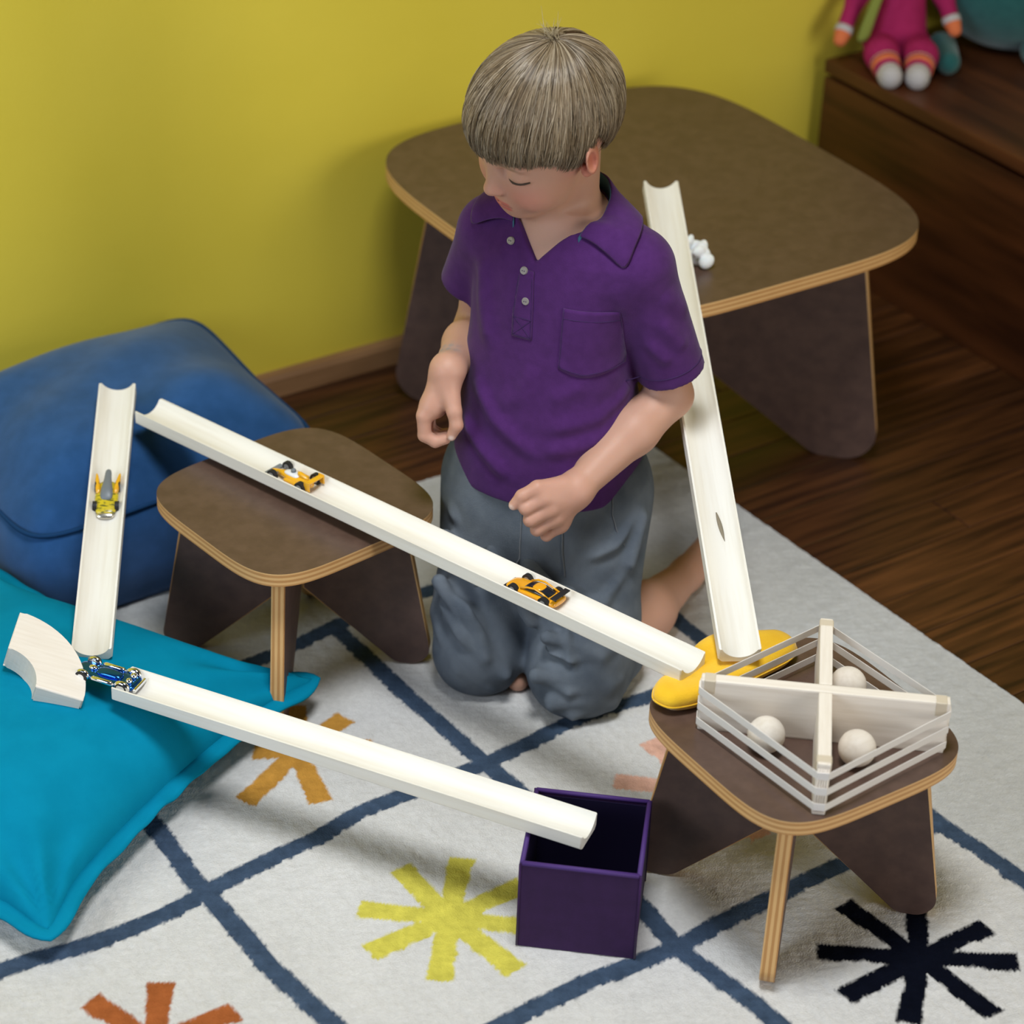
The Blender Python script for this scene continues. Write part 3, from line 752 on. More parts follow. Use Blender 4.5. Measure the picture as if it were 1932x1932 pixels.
def dart_car():
    c = tag(empty('toy_car'), 'lemon yellow toy car with grey canopy on the ramp against the navy cushion', 'toy car', 'toy cars')
    V, F = body_loft([(.0300, .0085, .0035, .0070, .6), (.0270, .0122, .0025, .0090, .6), (.014, .0140, .0025, .0108, .7), (.000, .0145, .0025, .0115, .7), (-.012, .0128, .003, .0112, .7), (-.022, .0090, .004, .0100, .6)])
    part('body', V, F, mt['clem'], c, 2)
    for s in (1, -1):
        V, F = body_loft([(.002, .0034, .006, .0125, .6), (-.012, .0036, .006, .0145, .6), (-.026, .0022, .008, .0130, .6), (-.032, .0010, .010, .0118, .6)])
        o = part('tail_fin', V, F, mt['cyel'], c, 2, loc=(0, s * .0098, 0), rot=(0, 0, -s * .13))
        wheel(c, .0175, s * .0130, .0062, .0048); wheel(c, -.0130, s * .0122, .0068, .0050)
    V, F = body_loft([(.012, .0062, .0095, .0115, .6), (.004, .0082, .0095, .0160, .6), (-.008, .0066, .0095, .0172, .6), (-.022, .0040, .0095, .0155, .6), (-.038, .0042, .0100, .0140, .6)])
    part('canopy', V, F, mt['cgrey'], c, 2)
    V, F = body_loft([(.0350, .0070, .0025, .0045, .6), (.0325, .0108, .0020, .0068, .6), (.0270, .0128, .0020, .0082, .6)])
    part('nose', V, F, mt['csilver'], c, 2)
    return c
def chrome_car():
    c = tag(empty('toy_car'), 'shiny blue and chrome toy car between two ramps on the teal pillow', 'toy car', 'toy cars')
    V, F = body_loft([(.034, .0100, .003, .0070, .6), (.030, .0125, .0025, .0090, .6), (.014, .0128, .0025, .0095, .7), (.000, .0118, .0025, .0085, .7), (-.018, .0120, .0025, .0090, .7), (-.030, .0125, .003, .0100, .7), (-.035, .0100, .004, .0090, .6)])
    part('body', V, F, mt['cblue'], c, 2)
    V, F = body_loft([(.013, .0050, .008, .0100, .5), (.004, .0066, .008, .0128, .6), (-.010, .0060, .008, .0132, .6), (-.018, .0046, .008, .0110, .6)])
    part('canopy', V, F, mt['cblue'], c, 2)
    for s in (1, -1):
        for x, r in ((.0215, .0078), (-.0230, .0085)):
            ball('fender', r, mt['chrome'], c, (x, s * .0118, .0075), (1.05, .48, .80), 18, 12); wheel(c, x, s * .0122, .0064, .0060, 'chrome')
        V, F = tube([(.012, s * .0125, .0075), (.009, s * .0125, .0080), (-.011, s * .0125, .0080), (-.014, s * .0125, .0075)], [.0012, .0026, .0026, .0012], 10); part('side_pipe', V, F, mt['chrome'], c)
        ball('engine_cap', .0034, mt['chrome'], c, (-.027, s * .0045, .0115), (1, 1, .9), 14, 10)
    slab('rear_bumper', (-.0375, -.0115, .0040), (-.0345, .0115, .0082), mt['chrome'], c, .0012)
    ball('intake', .0036, mt['chrome'], c, (.016, .0, .0105), (1.3, .9, .7), 14, 10)
    return c
on_ramp(formula_car(), rp_long, LL, .300, True)
on_ramp(coupe_car(), rp_long, LL, .742, True)
on_ramp(dart_car(), rp_left, LE, .435)
ch = chrome_car(); ch.matrix_world = rp_front.matrix_world @ Matrix.Translation((-.018, .001, .0075)) @ Matrix.Rotation(math.pi, 4, 'Z') @ Matrix.Scale(1.12, 4)

# ---------------------------------------------------------------- soft cushions
def wnoise(P, s, seed, n=14):
    g = np.random.default_rng(seed); r = np.zeros(len(P))
    for _ in range(n): r += np.sin(P @ g.normal(0, s, P.shape[1]) + g.uniform(0, 6.28))
    return r / math.sqrt(n)
def teal_pillow():
    T = np.array([[-.168, .104, .052], [-.574, -.098, .040], [-.845, .195, .045], [-.405, .440, .092]])   # tips: right, front, left, back
    c = T.mean(0); n = 90
    root = tag(empty('floor_pillow', (c[0], c[1], RUG_H)), 'teal canvas floor pillow with pinched corners on the rug', 'pillow')
    u = np.linspace(-1, 1, n + 1); U, Vv = np.meshgrid(u, u, indexing='ij'); U = U.ravel(); Vv = Vv.ravel()
    B = ((1 - U) * (1 - Vv))[:, None] / 4 * T[0] + ((1 + U) * (1 - Vv))[:, None] / 4 * T[1] + ((1 + U) * (1 + Vv))[:, None] / 4 * T[2] + ((1 - U) * (1 + Vv))[:, None] / 4 * T[3]
    pull = .075
    k = (1 - U ** 2) * np.abs(Vv) ** 3, (1 - Vv ** 2) * np.abs(U) ** 3
    ctr = B - c
    B = B - ctr * (pull * (k[0] + k[1]))[:, None]
    for kk, (su, sv) in enumerate(((-1, -1), (1, -1), (1, 1), (-1, 1))):          # pinched ears at the corners
        rr = np.hypot(1 - su * U, 1 - sv * Vv); dd = T[kk] - c; dd[2] = 0; dd /= np.linalg.norm(dd)
        B = B + dd * (.027 * np.exp(-(rr / .15) ** 2))[:, None]
    prof = (1 - np.abs(U) ** 2.6) * (1 - np.abs(Vv) ** 2.6)
    prof = np.clip(prof, 0, 1) ** .50
    idx = np.arange((n + 1) ** 2).reshape(n + 1, n + 1)
    # folds that run out from each pinched corner
    fold = np.zeros(len(U))
    for su, sv, ph in ((-1, -1, .4), (1, -1, 0.), (1, 1, 1.), (-1, 1, 2.)):
        du, dv = 1 - su * U, 1 - sv * Vv; rr = np.hypot(du, dv); an = np.arctan2(dv, du)
        fold += np.exp(-(rr / .40) ** 2) * np.cos(an * 9 + ph) * np.clip(rr / .12, 0, 1)
    P2 = np.stack([U, Vv], 1)
    top = B.copy(); top[:, 2] += prof * .080 + fold * .015 * prof ** .5 + wnoise(P2, 3.5, 5) * .0022 * prof
    # dents where the ramps and the block press
    bot = B.copy(); bot[:, 2] = np.maximum(RUG_H + .002, B[:, 2] - prof * .085)
    top[:, 2] = np.maximum(top[:, 2], bot[:, 2] + .0015)
    V = np.concatenate([top, bot]); V -= [c[0], c[1], RUG_H]
    q = np.stack([idx[:-1, :-1], idx[1:, :-1], idx[1:, 1:], idx[:-1, 1:]], -1).reshape(-1, 4)
    F = np.concatenate([q, q[:, ::-1] + len(top)])
    rim = np.concatenate([idx[:, 0], idx[-1, 1:], idx[-2::-1, -1], idx[0, -2:0:-1]]); m = len(rim); k1 = np.arange(m); k2 = (k1 + 1) % m
    F = np.concatenate([F, np.stack([rim[k1], rim[k1] + len(top), rim[k2] + len(top), rim[k2]], 1)])
    me = mesh('cushion_cover', V, F); bmm = bmesh.new(); bmm.from_mesh(me); bmesh.ops.recalc_face_normals(bmm, faces=bmm.faces[:]); bmm.to_mesh(me); bmm.free()
    cov = link('cover', me, root, mt['teal'])
    # sewn flange all round
    R = B[rim] - [c[0], c[1], RUG_H]; out = R.copy(); out[:, 2] = 0
    dn = np.roll(R, -1, 0) - np.roll(R, 1, 0); nrm = np.stack([dn[:, 1], -dn[:, 0], 0 * dn[:, 0]], 1); nrm /= np.linalg.norm(nrm, axis=1)[:, None] + 1e-9
    sg = np.sign((nrm * out).sum(1).mean()); nrm *= sg
    for _ in range(6): nrm = (np.roll(nrm, 1, 0) + nrm + np.roll(nrm, -1, 0)) / 3
    wv = wnoise(np.stack([np.cos(np.arange(m) / m * 6.283), np.sin(np.arange(m) / m * 6.283)], 1), 22, 8)
    rows = []
    for t in (-.15, .3, .65, 1.0): rows.append(R + nrm * (.017 * t) + np.array([0, 0, 1]) * (-.003 * t + .0025 * t * wv)[:, None])
    V, F = loft([[tuple(p) for p in r] for r in rows], True, False)
    fo = link('flange', mesh('flange', V, F), root, mt['teal']); solidify(fo, .0035, 0)
    return root
teal_pillow()
def navy_cushion():
    c = np.array([-.150, .590]); hx, hy = .205, .186
    root = tag(empty('floor_cushion', (c[0], c[1], 0)), 'navy blue boxy floor cushion against the yellow wall', 'cushion')
    K = 160; N = 8.; rows = []
    def ring(s, z, dome=None, inset=0):
        o = []
        for i in range(K):
            t = 2 * math.pi * i / K; cc, ss = math.cos(t), math.sin(t)
            r = 1 / (abs(cc) ** N + abs(ss) ** N) ** (1 / N)
            x, y = cc * r * (hx * s), ss * r * (hy * s)
            o.append((x, y, z(x / hx, y / hy) if callable(z) else z))
        return o
    def edge_z(u, v):                       # height of the top seam round the cushion
        return .150 + .012 * u + .020 * max(0, v) * max(0, u) - .012 * max(0, v) * max(0, -u)
    def top_z(u, v):
        s = min(1, (abs(u) ** N + abs(v) ** N) ** (1 / N)); n_ = .004 * math.sin(5 * u + 2 * v) + .003 * math.sin(9 * v - 4 * u + 1)
        peak = .236 + .006 * u - .010 * v
        return edge_z(u, v) + (peak - edge_z(u, v)) * (1 - s ** 3.4) + n_ * (1 - s ** 4)
    zz = edge_z
    for s, z in [(.86, .002), (.95, .006), (1.0, .025), (1.035, .065), (1.03, .105)]: rows.append(ring(s, z))
    rows.append(ring(1.012, lambda u, v: zz(u, v) - .012)); rows.append(ring(.994, lambda u, v: zz(u, v) - .004)); rows.append(ring(.985, lambda u, v: zz(u, v) + .000))
    for s in np.linspace(.965, .04, 26): rows.append(ring(float(s), top_z))
    V, F = loft(rows)
    P = np.array(V); w = wnoise(P, 16, 3) * .004 + wnoise(P, 45, 4) * .0012
    dirn = P.copy(); dirn[:, 2] = 0; dirn /= np.linalg.norm(dirn, axis=1)[:, None] + 1e-6
    P += dirn * w[:, None] * (P[:, 2] < .15)[:, None] * (P[:, 2] > .01)[:, None]; P[:, 2] = np.maximum(P[:, 2], .0015)
    link('cover', mesh('cover', P, F), root, mt['navy'])
    pts = ring(.996, lambda u, v: zz(u, v) + .0005); V, F = tube(pts + pts[:1], .0030, 6); link('piping', mesh('piping', V, F), root, mt['navyseam'])
navy_cushion()

# ---------------------------------------------------------------- purple storage box
def storage_box():
    c0 = np.array([-.1633, -.3647]); rot = -.7231; s, h, t = .1241, .1191 - RUG_H, .0035
    root = tag(empty('storage_box', (c0[0], c0[1], RUG_H), (0, 0, rot)), 'open purple cloth cube box under the end of the front ramp', 'box')
    for nm, lo, hi in [('side_panel', (0, 0, 0), (s, t, h)), ('side_panel', (0, s - t, 0), (s, s, h)), ('side_panel', (0, t, 0), (t, s - t, h)), ('side_panel', (s - t, t, 0), (s, s - t, h))]:
        box(nm, lo, hi, mt['purple'], root, .0010)
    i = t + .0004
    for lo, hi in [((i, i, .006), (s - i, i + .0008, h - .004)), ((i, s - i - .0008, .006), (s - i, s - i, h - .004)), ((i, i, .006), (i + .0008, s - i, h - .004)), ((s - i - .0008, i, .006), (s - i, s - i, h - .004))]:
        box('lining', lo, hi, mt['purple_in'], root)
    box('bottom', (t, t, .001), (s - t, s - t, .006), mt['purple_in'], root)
    r = t / 2; p = [(r, r, h), (s - r, r, h), (s - r, s - r, h), (r, s - r, h)]
    for k in range(4):
        V, F = tube([p[k], p[(k + 1) % 4]], .0027, 8); link('rim_piping', mesh('piping', V, F), root, mt['trim'])
    for x, y in ((0, 0), (s, 0), (s, s), (0, s)):
        V, F = tube([(x, y, .001), (x, y, h)], .0014, 6); link('corner_piping', mesh('piping', V, F), root, mt['purple'])
storage_box()

# ---------------------------------------------------------------- ball tray, balls, pouch, block, tissue
BC = np.array([.1336, -.468]); BR = -.7078; BL = .1260; BHT = .0627
def ball_tray():
    root = tag(empty('ball_tray', (BC[0], BC[1], STH), (0, 0, BR)), 'white cross shaped wooden tray ringed with elastic bands on the front stool', 'tray')
    th = .0068
    def panel(a):
        bm = box_bm((-BL, -th, .0), (BL, th, BHT), .0022, 2)
        return link('divider', bm_mesh('divider', bm), root, mt['block'], None, (0, 0, a))
    panel(0)
    for sgn in (1, -1):
        bm = box_bm((sgn * th if sgn > 0 else -BL, -th, 0), (BL if sgn > 0 else -th, th, BHT), .0022, 2)
        o = link('divider', bm_mesh('divider', bm), root, mt['block'], None, (0, 0, math.pi / 2))
    # three elastic bands stretched round the four ends
    for z in (.0105, .0300, .0490):
        R = BL + .0006; ring = []
        cor = []
        for k in range(4):
            a = k * math.pi / 2; e = Vector((math.cos(a), math.sin(a))); n_ = Vector((-math.sin(a), math.cos(a)))
            for s in (-1, 1): cor.append(e * R + n_ * s * (th * .8))
        rings = []
        for p in cor:
            d = Vector((p[0], p[1])).normalized() * .0011
            rings.append([(p[0], p[1], z - .0042), (p[0] + d[0], p[1] + d[1], z - .0042), (p[0] + d[0], p[1] + d[1], z + .0042), (p[0], p[1], z + .0042)])
        V, F = loft(rings + rings[:1], True, False)
        link('elastic_band', mesh('band', V, F, False), root, mt['band'])
    for k in range(4):
        bm = box_bm((BL - .0150, -th - .0006, BHT - .0165), (BL - .0030, th + .0006, BHT + .0006), .0010, 1)
        link('end_wrap', bm_mesh('wrap', bm), root, mt['bandclip'], None, (0, 0, k * math.pi / 2))
        # fluted grip on the end
        for j in range(5):
            V, F = tube([(BL + .0001, -.0048 + j * .0024, .004), (BL + .0001, -.0048 + j * .0024, BHT - .006)], .0009, 6)
            link('flute', mesh('flute', V, F), root, mt['block'], None, (0, 0, k * math.pi / 2))
ball_tray()
for x, y, lb in ((.2000, -.4320, 'pale wooden ball in the rear right corner of the banded tray'), (.0720, -.4545, 'pale wooden ball in the left corner of the banded tray, behind the bands'), (.1370, -.5200, 'pale wooden ball in the front right corner of the banded tray')):
    o = ball('wooden_ball', .0193, mt['block'], None, (x, y, STH + .0193), (1, 1, 1), 32, 20)
    o.rotation_euler = (random.random() * 3, random.random() * 3, 0); tag(o, lb, 'ball', 'wooden balls in the tray')
def pouch():
    poly = [(.014, -.338), (.030, -.320), (.060, -.312), (.085, -.300), (.108, -.289), (.133, -.285), (.160, -.296), (.182, -.308), (.203, -.318), (.208, -.336), (.199, -.352), (.180, -.359), (.150, -.362), (.115, -.365), (.078, -.368), (.045, -.368), (.020, -.360)]
    c = np.mean(poly, 0); n = 96
    P = np.array(poly + poly[:1]); s = np.linspace(0, len(poly), n, endpoint=False); i = s.astype(int); t = (s - i)[:, None]
    L = P[i] * (1 - t) + P[i + 1] * t
    for _ in range(4): L = (np.roll(L, 1, 0) + 2 * L + np.roll(L, -1, 0)) / 4
    root = tag(empty('bean_pouch', (c[0], c[1], STH)), 'soft yellow felt pouch under two ramp ends on the front stool', 'pouch')
    L = L - c; rows = []
    for k in (1, .0), : pass
    prof = [(.80, .0012), (.93, .004), (1.0, .0110), (.985, .0175), (.93, .0225), (.84, .0255), (.70, .0275), (.5, .0290), (.28, .0298), (.05, .030)]
    for sc, z in prof:
        r = []
        for x, y in L:
            px, py = x * sc, y * sc; zz = z
            if z > .014:       # pressed flat under the ramp ends
                wx, wy = px + c[0], py + c[1]
                for ax, ay, rad, dep in ((.075, -.325, .030, .010), (.123, -.338, .030, .005)):
                    zz -= dep * math.exp(-((wx - ax) ** 2 + (wy - ay) ** 2) / rad ** 2) * (z / .03)
            r.append((px, py, zz))
        rows.append(r)
    V, F = loft(rows); P = np.array(V); P[:, 2] += np.where(P[:, 2] > .006, wnoise(P, 60, 2) * .0012, 0); P[:, 2] = np.maximum(P[:, 2], .0008)
    link('felt_bag', mesh('bag', P, F), root, mt['pouch'])
    seam = [(x * 1.0, y * 1.0, .0110) for x, y in L]; V, F = tube(seam + seam[:1], .0010, 5); link('seam', mesh('seam', V, F), root, mt['pouch'])
pouch()
def arc_block():
    R, r, t = .0950, .0410, .034
    poly = [(R * math.cos(a), R * math.sin(a)) for a in np.linspace(0, math.pi / 2, 20)] + [(r * math.cos(a), r * math.sin(a)) for a in np.linspace(math.pi / 2, 0, 14)]
    me = extrude('block', poly, -t, 0, .0022, 3)
    o = link('curved_block', me, None, mt['block'])
    bm = bmesh.new(); bm.from_mesh(me); bmesh.ops.bevel(bm, geom=[e for e in bm.edges if abs(e.verts[0].co.z - e.verts[1].co.z) > t * .7 and e.calc_face_angle(0) > 1], offset=.002, segments=2, affect='EDGES'); bm.to_mesh(me); bm.free()
    M_ = Matrix.Rotation(-.688, 4, 'Z') @ Matrix.Rotation(.224, 4, 'X') @ Matrix.Rotation(.322, 4, 'Y')
    o.matrix_world = Matrix.Translation((-.509, .140, .172)) @ M_
    tag(o, 'pale wooden quarter ring block resting on the teal pillow', 'block')
arc_block()
def tissue():
    f = Field(steps((-.035, .035, .0014)), steps((-.035, .035, .0014)), steps((-.001, .05, .0014)))
    g = np.random.default_rng(11)
    for k in range(16):
        a = g.uniform(0, 6.28); r = g.uniform(0, .017); z = g.uniform(.008, .026)
        M_ = Matrix.Rotation(g.uniform(0, 3), 3, 'X') @ Matrix.Rotation(g.uniform(0, 3), 3, 'Y')
        f.ell((r * math.cos(a), r * math.sin(a), z), (g.uniform(.009, .014), g.uniform(.006, .010), g.uniform(.0045, .008)), np.array(M_), .0025)
    f.put(lambda X, Y, Z: Z - .0006 + 0 * X + 0 * Y, (-1, -1, -1), (1, 1, 1), 0, 'carve')
    V, F = f.mesh()
    tag(link('crumpled_tissue', mesh('tissue', relax(V, F, 1), F), None, mt['tissue'], (.5050, .2420, TBH)), 'crumpled white tissue on the big table beside the steep ramp', 'tissue')
tissue()

# ---------------------------------------------------------------- toys on the bench (x right, y away, z up in the camera's heading)
def sdf_part(name, prims, mat, parent, lo, hi, h=.002, loc=None):
    f = Field(steps((lo[0], hi[0], h)), steps((lo[1], hi[1], h)), steps((lo[2], hi[2], h)))
    for p in prims:
        if p[0] == 'c': f.cone(*p[1:])
        else: f.ell(p[1], p[2], None, p[3])
    V, F = f.mesh()
    return link(name, mesh(name, relax(V, F, 1), F), parent, mat, loc)
def doll():
    root = tag(empty('rag_doll', (1.252, .704, BT), (0, 0, -YAW)), 'pink knitted rag doll with striped cuffs sitting on the dark bench', 'doll')
    sdf_part('body', [('c', (0, .012, .034), (-.002, .020, .115), .047, .038, .01), ('c', (-.002, .020, .115), (-.004, .024, .150), .036, .020, .01)], mt['pink'], root, (-.06, -.05, 0), (.06, .08, .18))
    sdf_part('head', [('e', (-.004, .012, .188), (.042, .038, .044), .01)], mt['dollskin'], root, (-.06, -.05, .13), (.06, .07, .25))
    sdf_part('hair', [('e', (-.004, .022, .196), (.048, .042, .046), .01)], mt['dollt'], root, (-.07, -.04, .14), (.07, .09, .26))
    for s in (-1, 1):
        hip = (s * .026, 0, .030); kn = (s * .030, -.055, .034); ft = (s * .022, -.098, .020)
        o = sdf_part('leg', [('c', hip, kn, .027, .025, .01), ('c', kn, ft, .025, .0185, .01)], mt['pink'], root, (-.09, -.14, 0), (.09, .06, .08))
        d = (np.array(ft) - np.array(kn)); d /= np.linalg.norm(d); e = np.array(ft)
        for nm, a, b, r, mm in (('tan_stripe', -.036, -.025, .0232, 'dollt'), ('orange_stripe', -.024, -.013, .0222, 'dollo')):
            V, F = tube([tuple(e + d * a), tuple(e + d * b)], r, 20); link(nm, mesh(nm, V, F), o, mt[mm])
        sdf_part('foot', [('c', tuple(e + d * -.004), tuple(e + d * .006), .0185, .0170, .008), ('c', tuple(e + d * .006), tuple(e + d * .006 + np.array([0, -.004, .004])), .0165, .0155, .008)], mt['dollw'], o, (-.09, -.16, -.02), (.09, -.05, .08))
        sh = (s * .034, .020, .132); hn = (s * .080 - .006, -.018, .060) if s < 0 else (s * .076, -.010, .080)
        el = ((sh[0] + hn[0]) / 2 + s * .010, .010, (sh[2] + hn[2]) / 2)
        o = sdf_part('arm', [('c', sh, el, .0150, .0140, .01), ('c', el, hn, .0140, .0125, .01)], mt['pink'], root, (-.12, -.07, .0), (.12, .07, .17))
        d = np.array(hn) - np.array(el); d /= np.linalg.norm(d); e = np.array(hn)
        V, F = tube([tuple(e + d * -.002), tuple(e + d * .008)], .0142, 18); link('cuff', mesh('cuff', V, F), o, mt['dollw'])
        sdf_part('hand', [('c', tuple(e + d * .010), tuple(e + d * .020), .0130, .0105, .006)], mt['dollo'], o, (-.14, -.10, -.02), (.14, .07, .17))
    V, F = loft([[(x - w, y, z), (x + w, y, z), (x + w, y + .005, z), (x - w, y + .005, z)] for x, y, z, w in ((-.018, .006, .168, .009), (-.034, -.020, .140, .009), (-.046, -.036, .105, .009), (-.056, -.042, .070, .010), (-.062, -.044, .044, .012))])
    subsurf(link('scarf', mesh('scarf', V, F), root, mt['dollg']), 1)
doll()
def plush():
    root = tag(empty('plush_toy', (1.376, .631, BT), (0, 0, -YAW)), 'big teal plush toy slumped on the bench beside the doll', 'plush toy')
    sdf_part('body', [('e', (.050, .075, .128), (.150, .105, .127), .02), ('c', (.03, .08, .18), (.02, .08, .22), .090, .080, .03)], mt['plush'], root, (-.16, -.09, 0), (.24, .22, .34), .004)
    sdf_part('head', [('e', (.02, .05, .315), (.085, .075, .070), .01)], mt['plush'], root, (-.12, -.08, .22), (.16, .18, .42), .004)
    for x in (-.072, .075):
        sdf_part('foot', [('c', (x, .00, .024), (x + .004, -.052, .020), .0235, .0190, .008)], mt['plush'], root, (-.12, -.12, -.002), (.14, .06, .07), .003)
    for s in (1,):
        sdf_part('arm', [('c', (.02 + s * .085, .05, .19), (.02 + s * .115, .0, .10), .026, .024, .01)], mt['plush'], root, (-.20, -.07, .04), (.22, .12, .25), .004)
plush()
# ---------------------------------------------------------------- the boy
KO = (.144, .051, RUG_H * 0)
def skin_colours(V):
    base = np.array([.50, .275, .195]); col = np.tile(base, (len(V), 1))
    h = tohead(V)
    def blob(c, r, colr, w=1., both=True):
        nonlocal col
        for s in ((1, -1) if both else (1,)):
            d = (h - np.array([c[0], c[1] * s, c[2]])) / np.array(r); t = np.exp(-(d ** 2).sum(1)) * w
            col = col * (1 - t[:, None]) + np.array(colr) * t[:, None]
    inhead = V[:, 2] > .58
    blob((.068, .034, -.018), (.022, .024, .018), (.52, .18, .135), .8)
    blob((.093, 0, -.015), (.012, .012, .010), (.62, .29, .21), .6, False)
    blob((.006, .072, .014), (.022, .014, .028), (.54, .145, .095), .95)
    lip = np.exp(-((h[:, 0] - .077) / .018) ** 2) * (np.abs(h[:, 1]) < .0185)
    zl = -.0430 - .06 * 0
    up = np.clip(1 - np.abs(h[:, 2] + .0395) / .0040, 0, 1); lo = np.clip(1 - np.abs(h[:, 2] + .0475) / .0050, 0, 1)
    t = np.clip(np.maximum(up, lo) * 1.6, 0, 1) * lip * np.clip((.0185 - np.abs(h[:, 1])) / .004, 0, 1)
    col = col * (1 - t[:, None]) + np.array([.50, .105, .090]) * t[:, None]
    t = np.exp(-((h[:, 2] + .0428) / .0011) ** 2) * (np.abs(h[:, 1]) < .019) * (h[:, 0] > .062)
    col = col * (1 - .75 * t[:, None]) + np.array([.26, .06, .05]) * .75 * t[:, None]
    # brows
    for s in (1, -1):
        yy = h[:, 1] * s; zc = .0345 - ((yy - .026) / .02) ** 2 * .0030
        t = np.exp(-((h[:, 2] - zc) / .0024) ** 2) * np.clip((.019 - np.abs(yy - .027)) / .006, 0, 1) * (h[:, 0] > .05) * .85
        col = col * (1 - t[:, None]) + np.array([.24, .15, .085]) * t[:, None]
    # finger nails (white edge of the thumb nail shows) and the washed-out stamp on his right forearm
    for c, r in (((-.0368, -.1215, .3010), .0042), ((-.1080, -.0475, .3430), .0036)):
        t = np.exp(-((np.linalg.norm(V - np.array(c), axis=1) / r) ** 4)); col = col * (1 - .85 * t[:, None]) + np.array([.80, .66, .60]) * .85 * t[:, None]
    hand = (np.linalg.norm(V - np.array([.0, -.112, .29]), axis=1) < .06) | (np.linalg.norm(V - np.array([-.125, -.02, .36]), axis=1) < .06)
    col[hand] = col[hand] * .85 + np.array([.54, .25, .19]) * .15
    c = np.array([-.118, .014, .419]); d = np.linalg.norm(V - c, axis=1)
    a = np.sin(V @ np.array([330., 210., 420.])) * np.sin(V @ np.array([-260., 390., 180.]))
    t = np.exp(-(d / .017) ** 4) * (.35 + .35 * (a > .15)); col = col * (1 - t[:, None]) + np.array([.20, .22, .25]) * t[:, None]
    return np.clip(col, 0, 1)

def person():
    f = body_field(); V, F = f.mesh(); V = relax(V, F, 2, .45)
    col = skin_colours(V); V[:, 2] = np.maximum(V[:, 2], RUG_H + .0003)
    me = mesh('person', V, F); colour(me, col)
    p = tag(link('person', me, None, mt['skin'], KO, (0, 0, -YAW)), 'fair haired child in purple polo shirt kneeling on the rug, looking down at the ramps', 'person')
    # clothes
    fs = shirt_field(.0020); V, F = fs.mesh(); V = crease(fs, relax(V, F, 3, .5), F, SHIRT_FOLDS)
    sh = link('shirt', mesh('shirt', V, F), p, mt['shirt'])
    ft = trouser_field(.0028); V, F = ft.mesh(); V = crease(ft, relax(V, F, 3, .5), F, TROUSER_FOLDS); V[:, 2] = np.maximum(V[:, 2], RUG_H + .0008)
    tr = link('trousers', mesh('trousers', V, F), p, mt['jean'])
    return p, sh, tr, fs
boy, shirt, trousers, shirt_f = person()

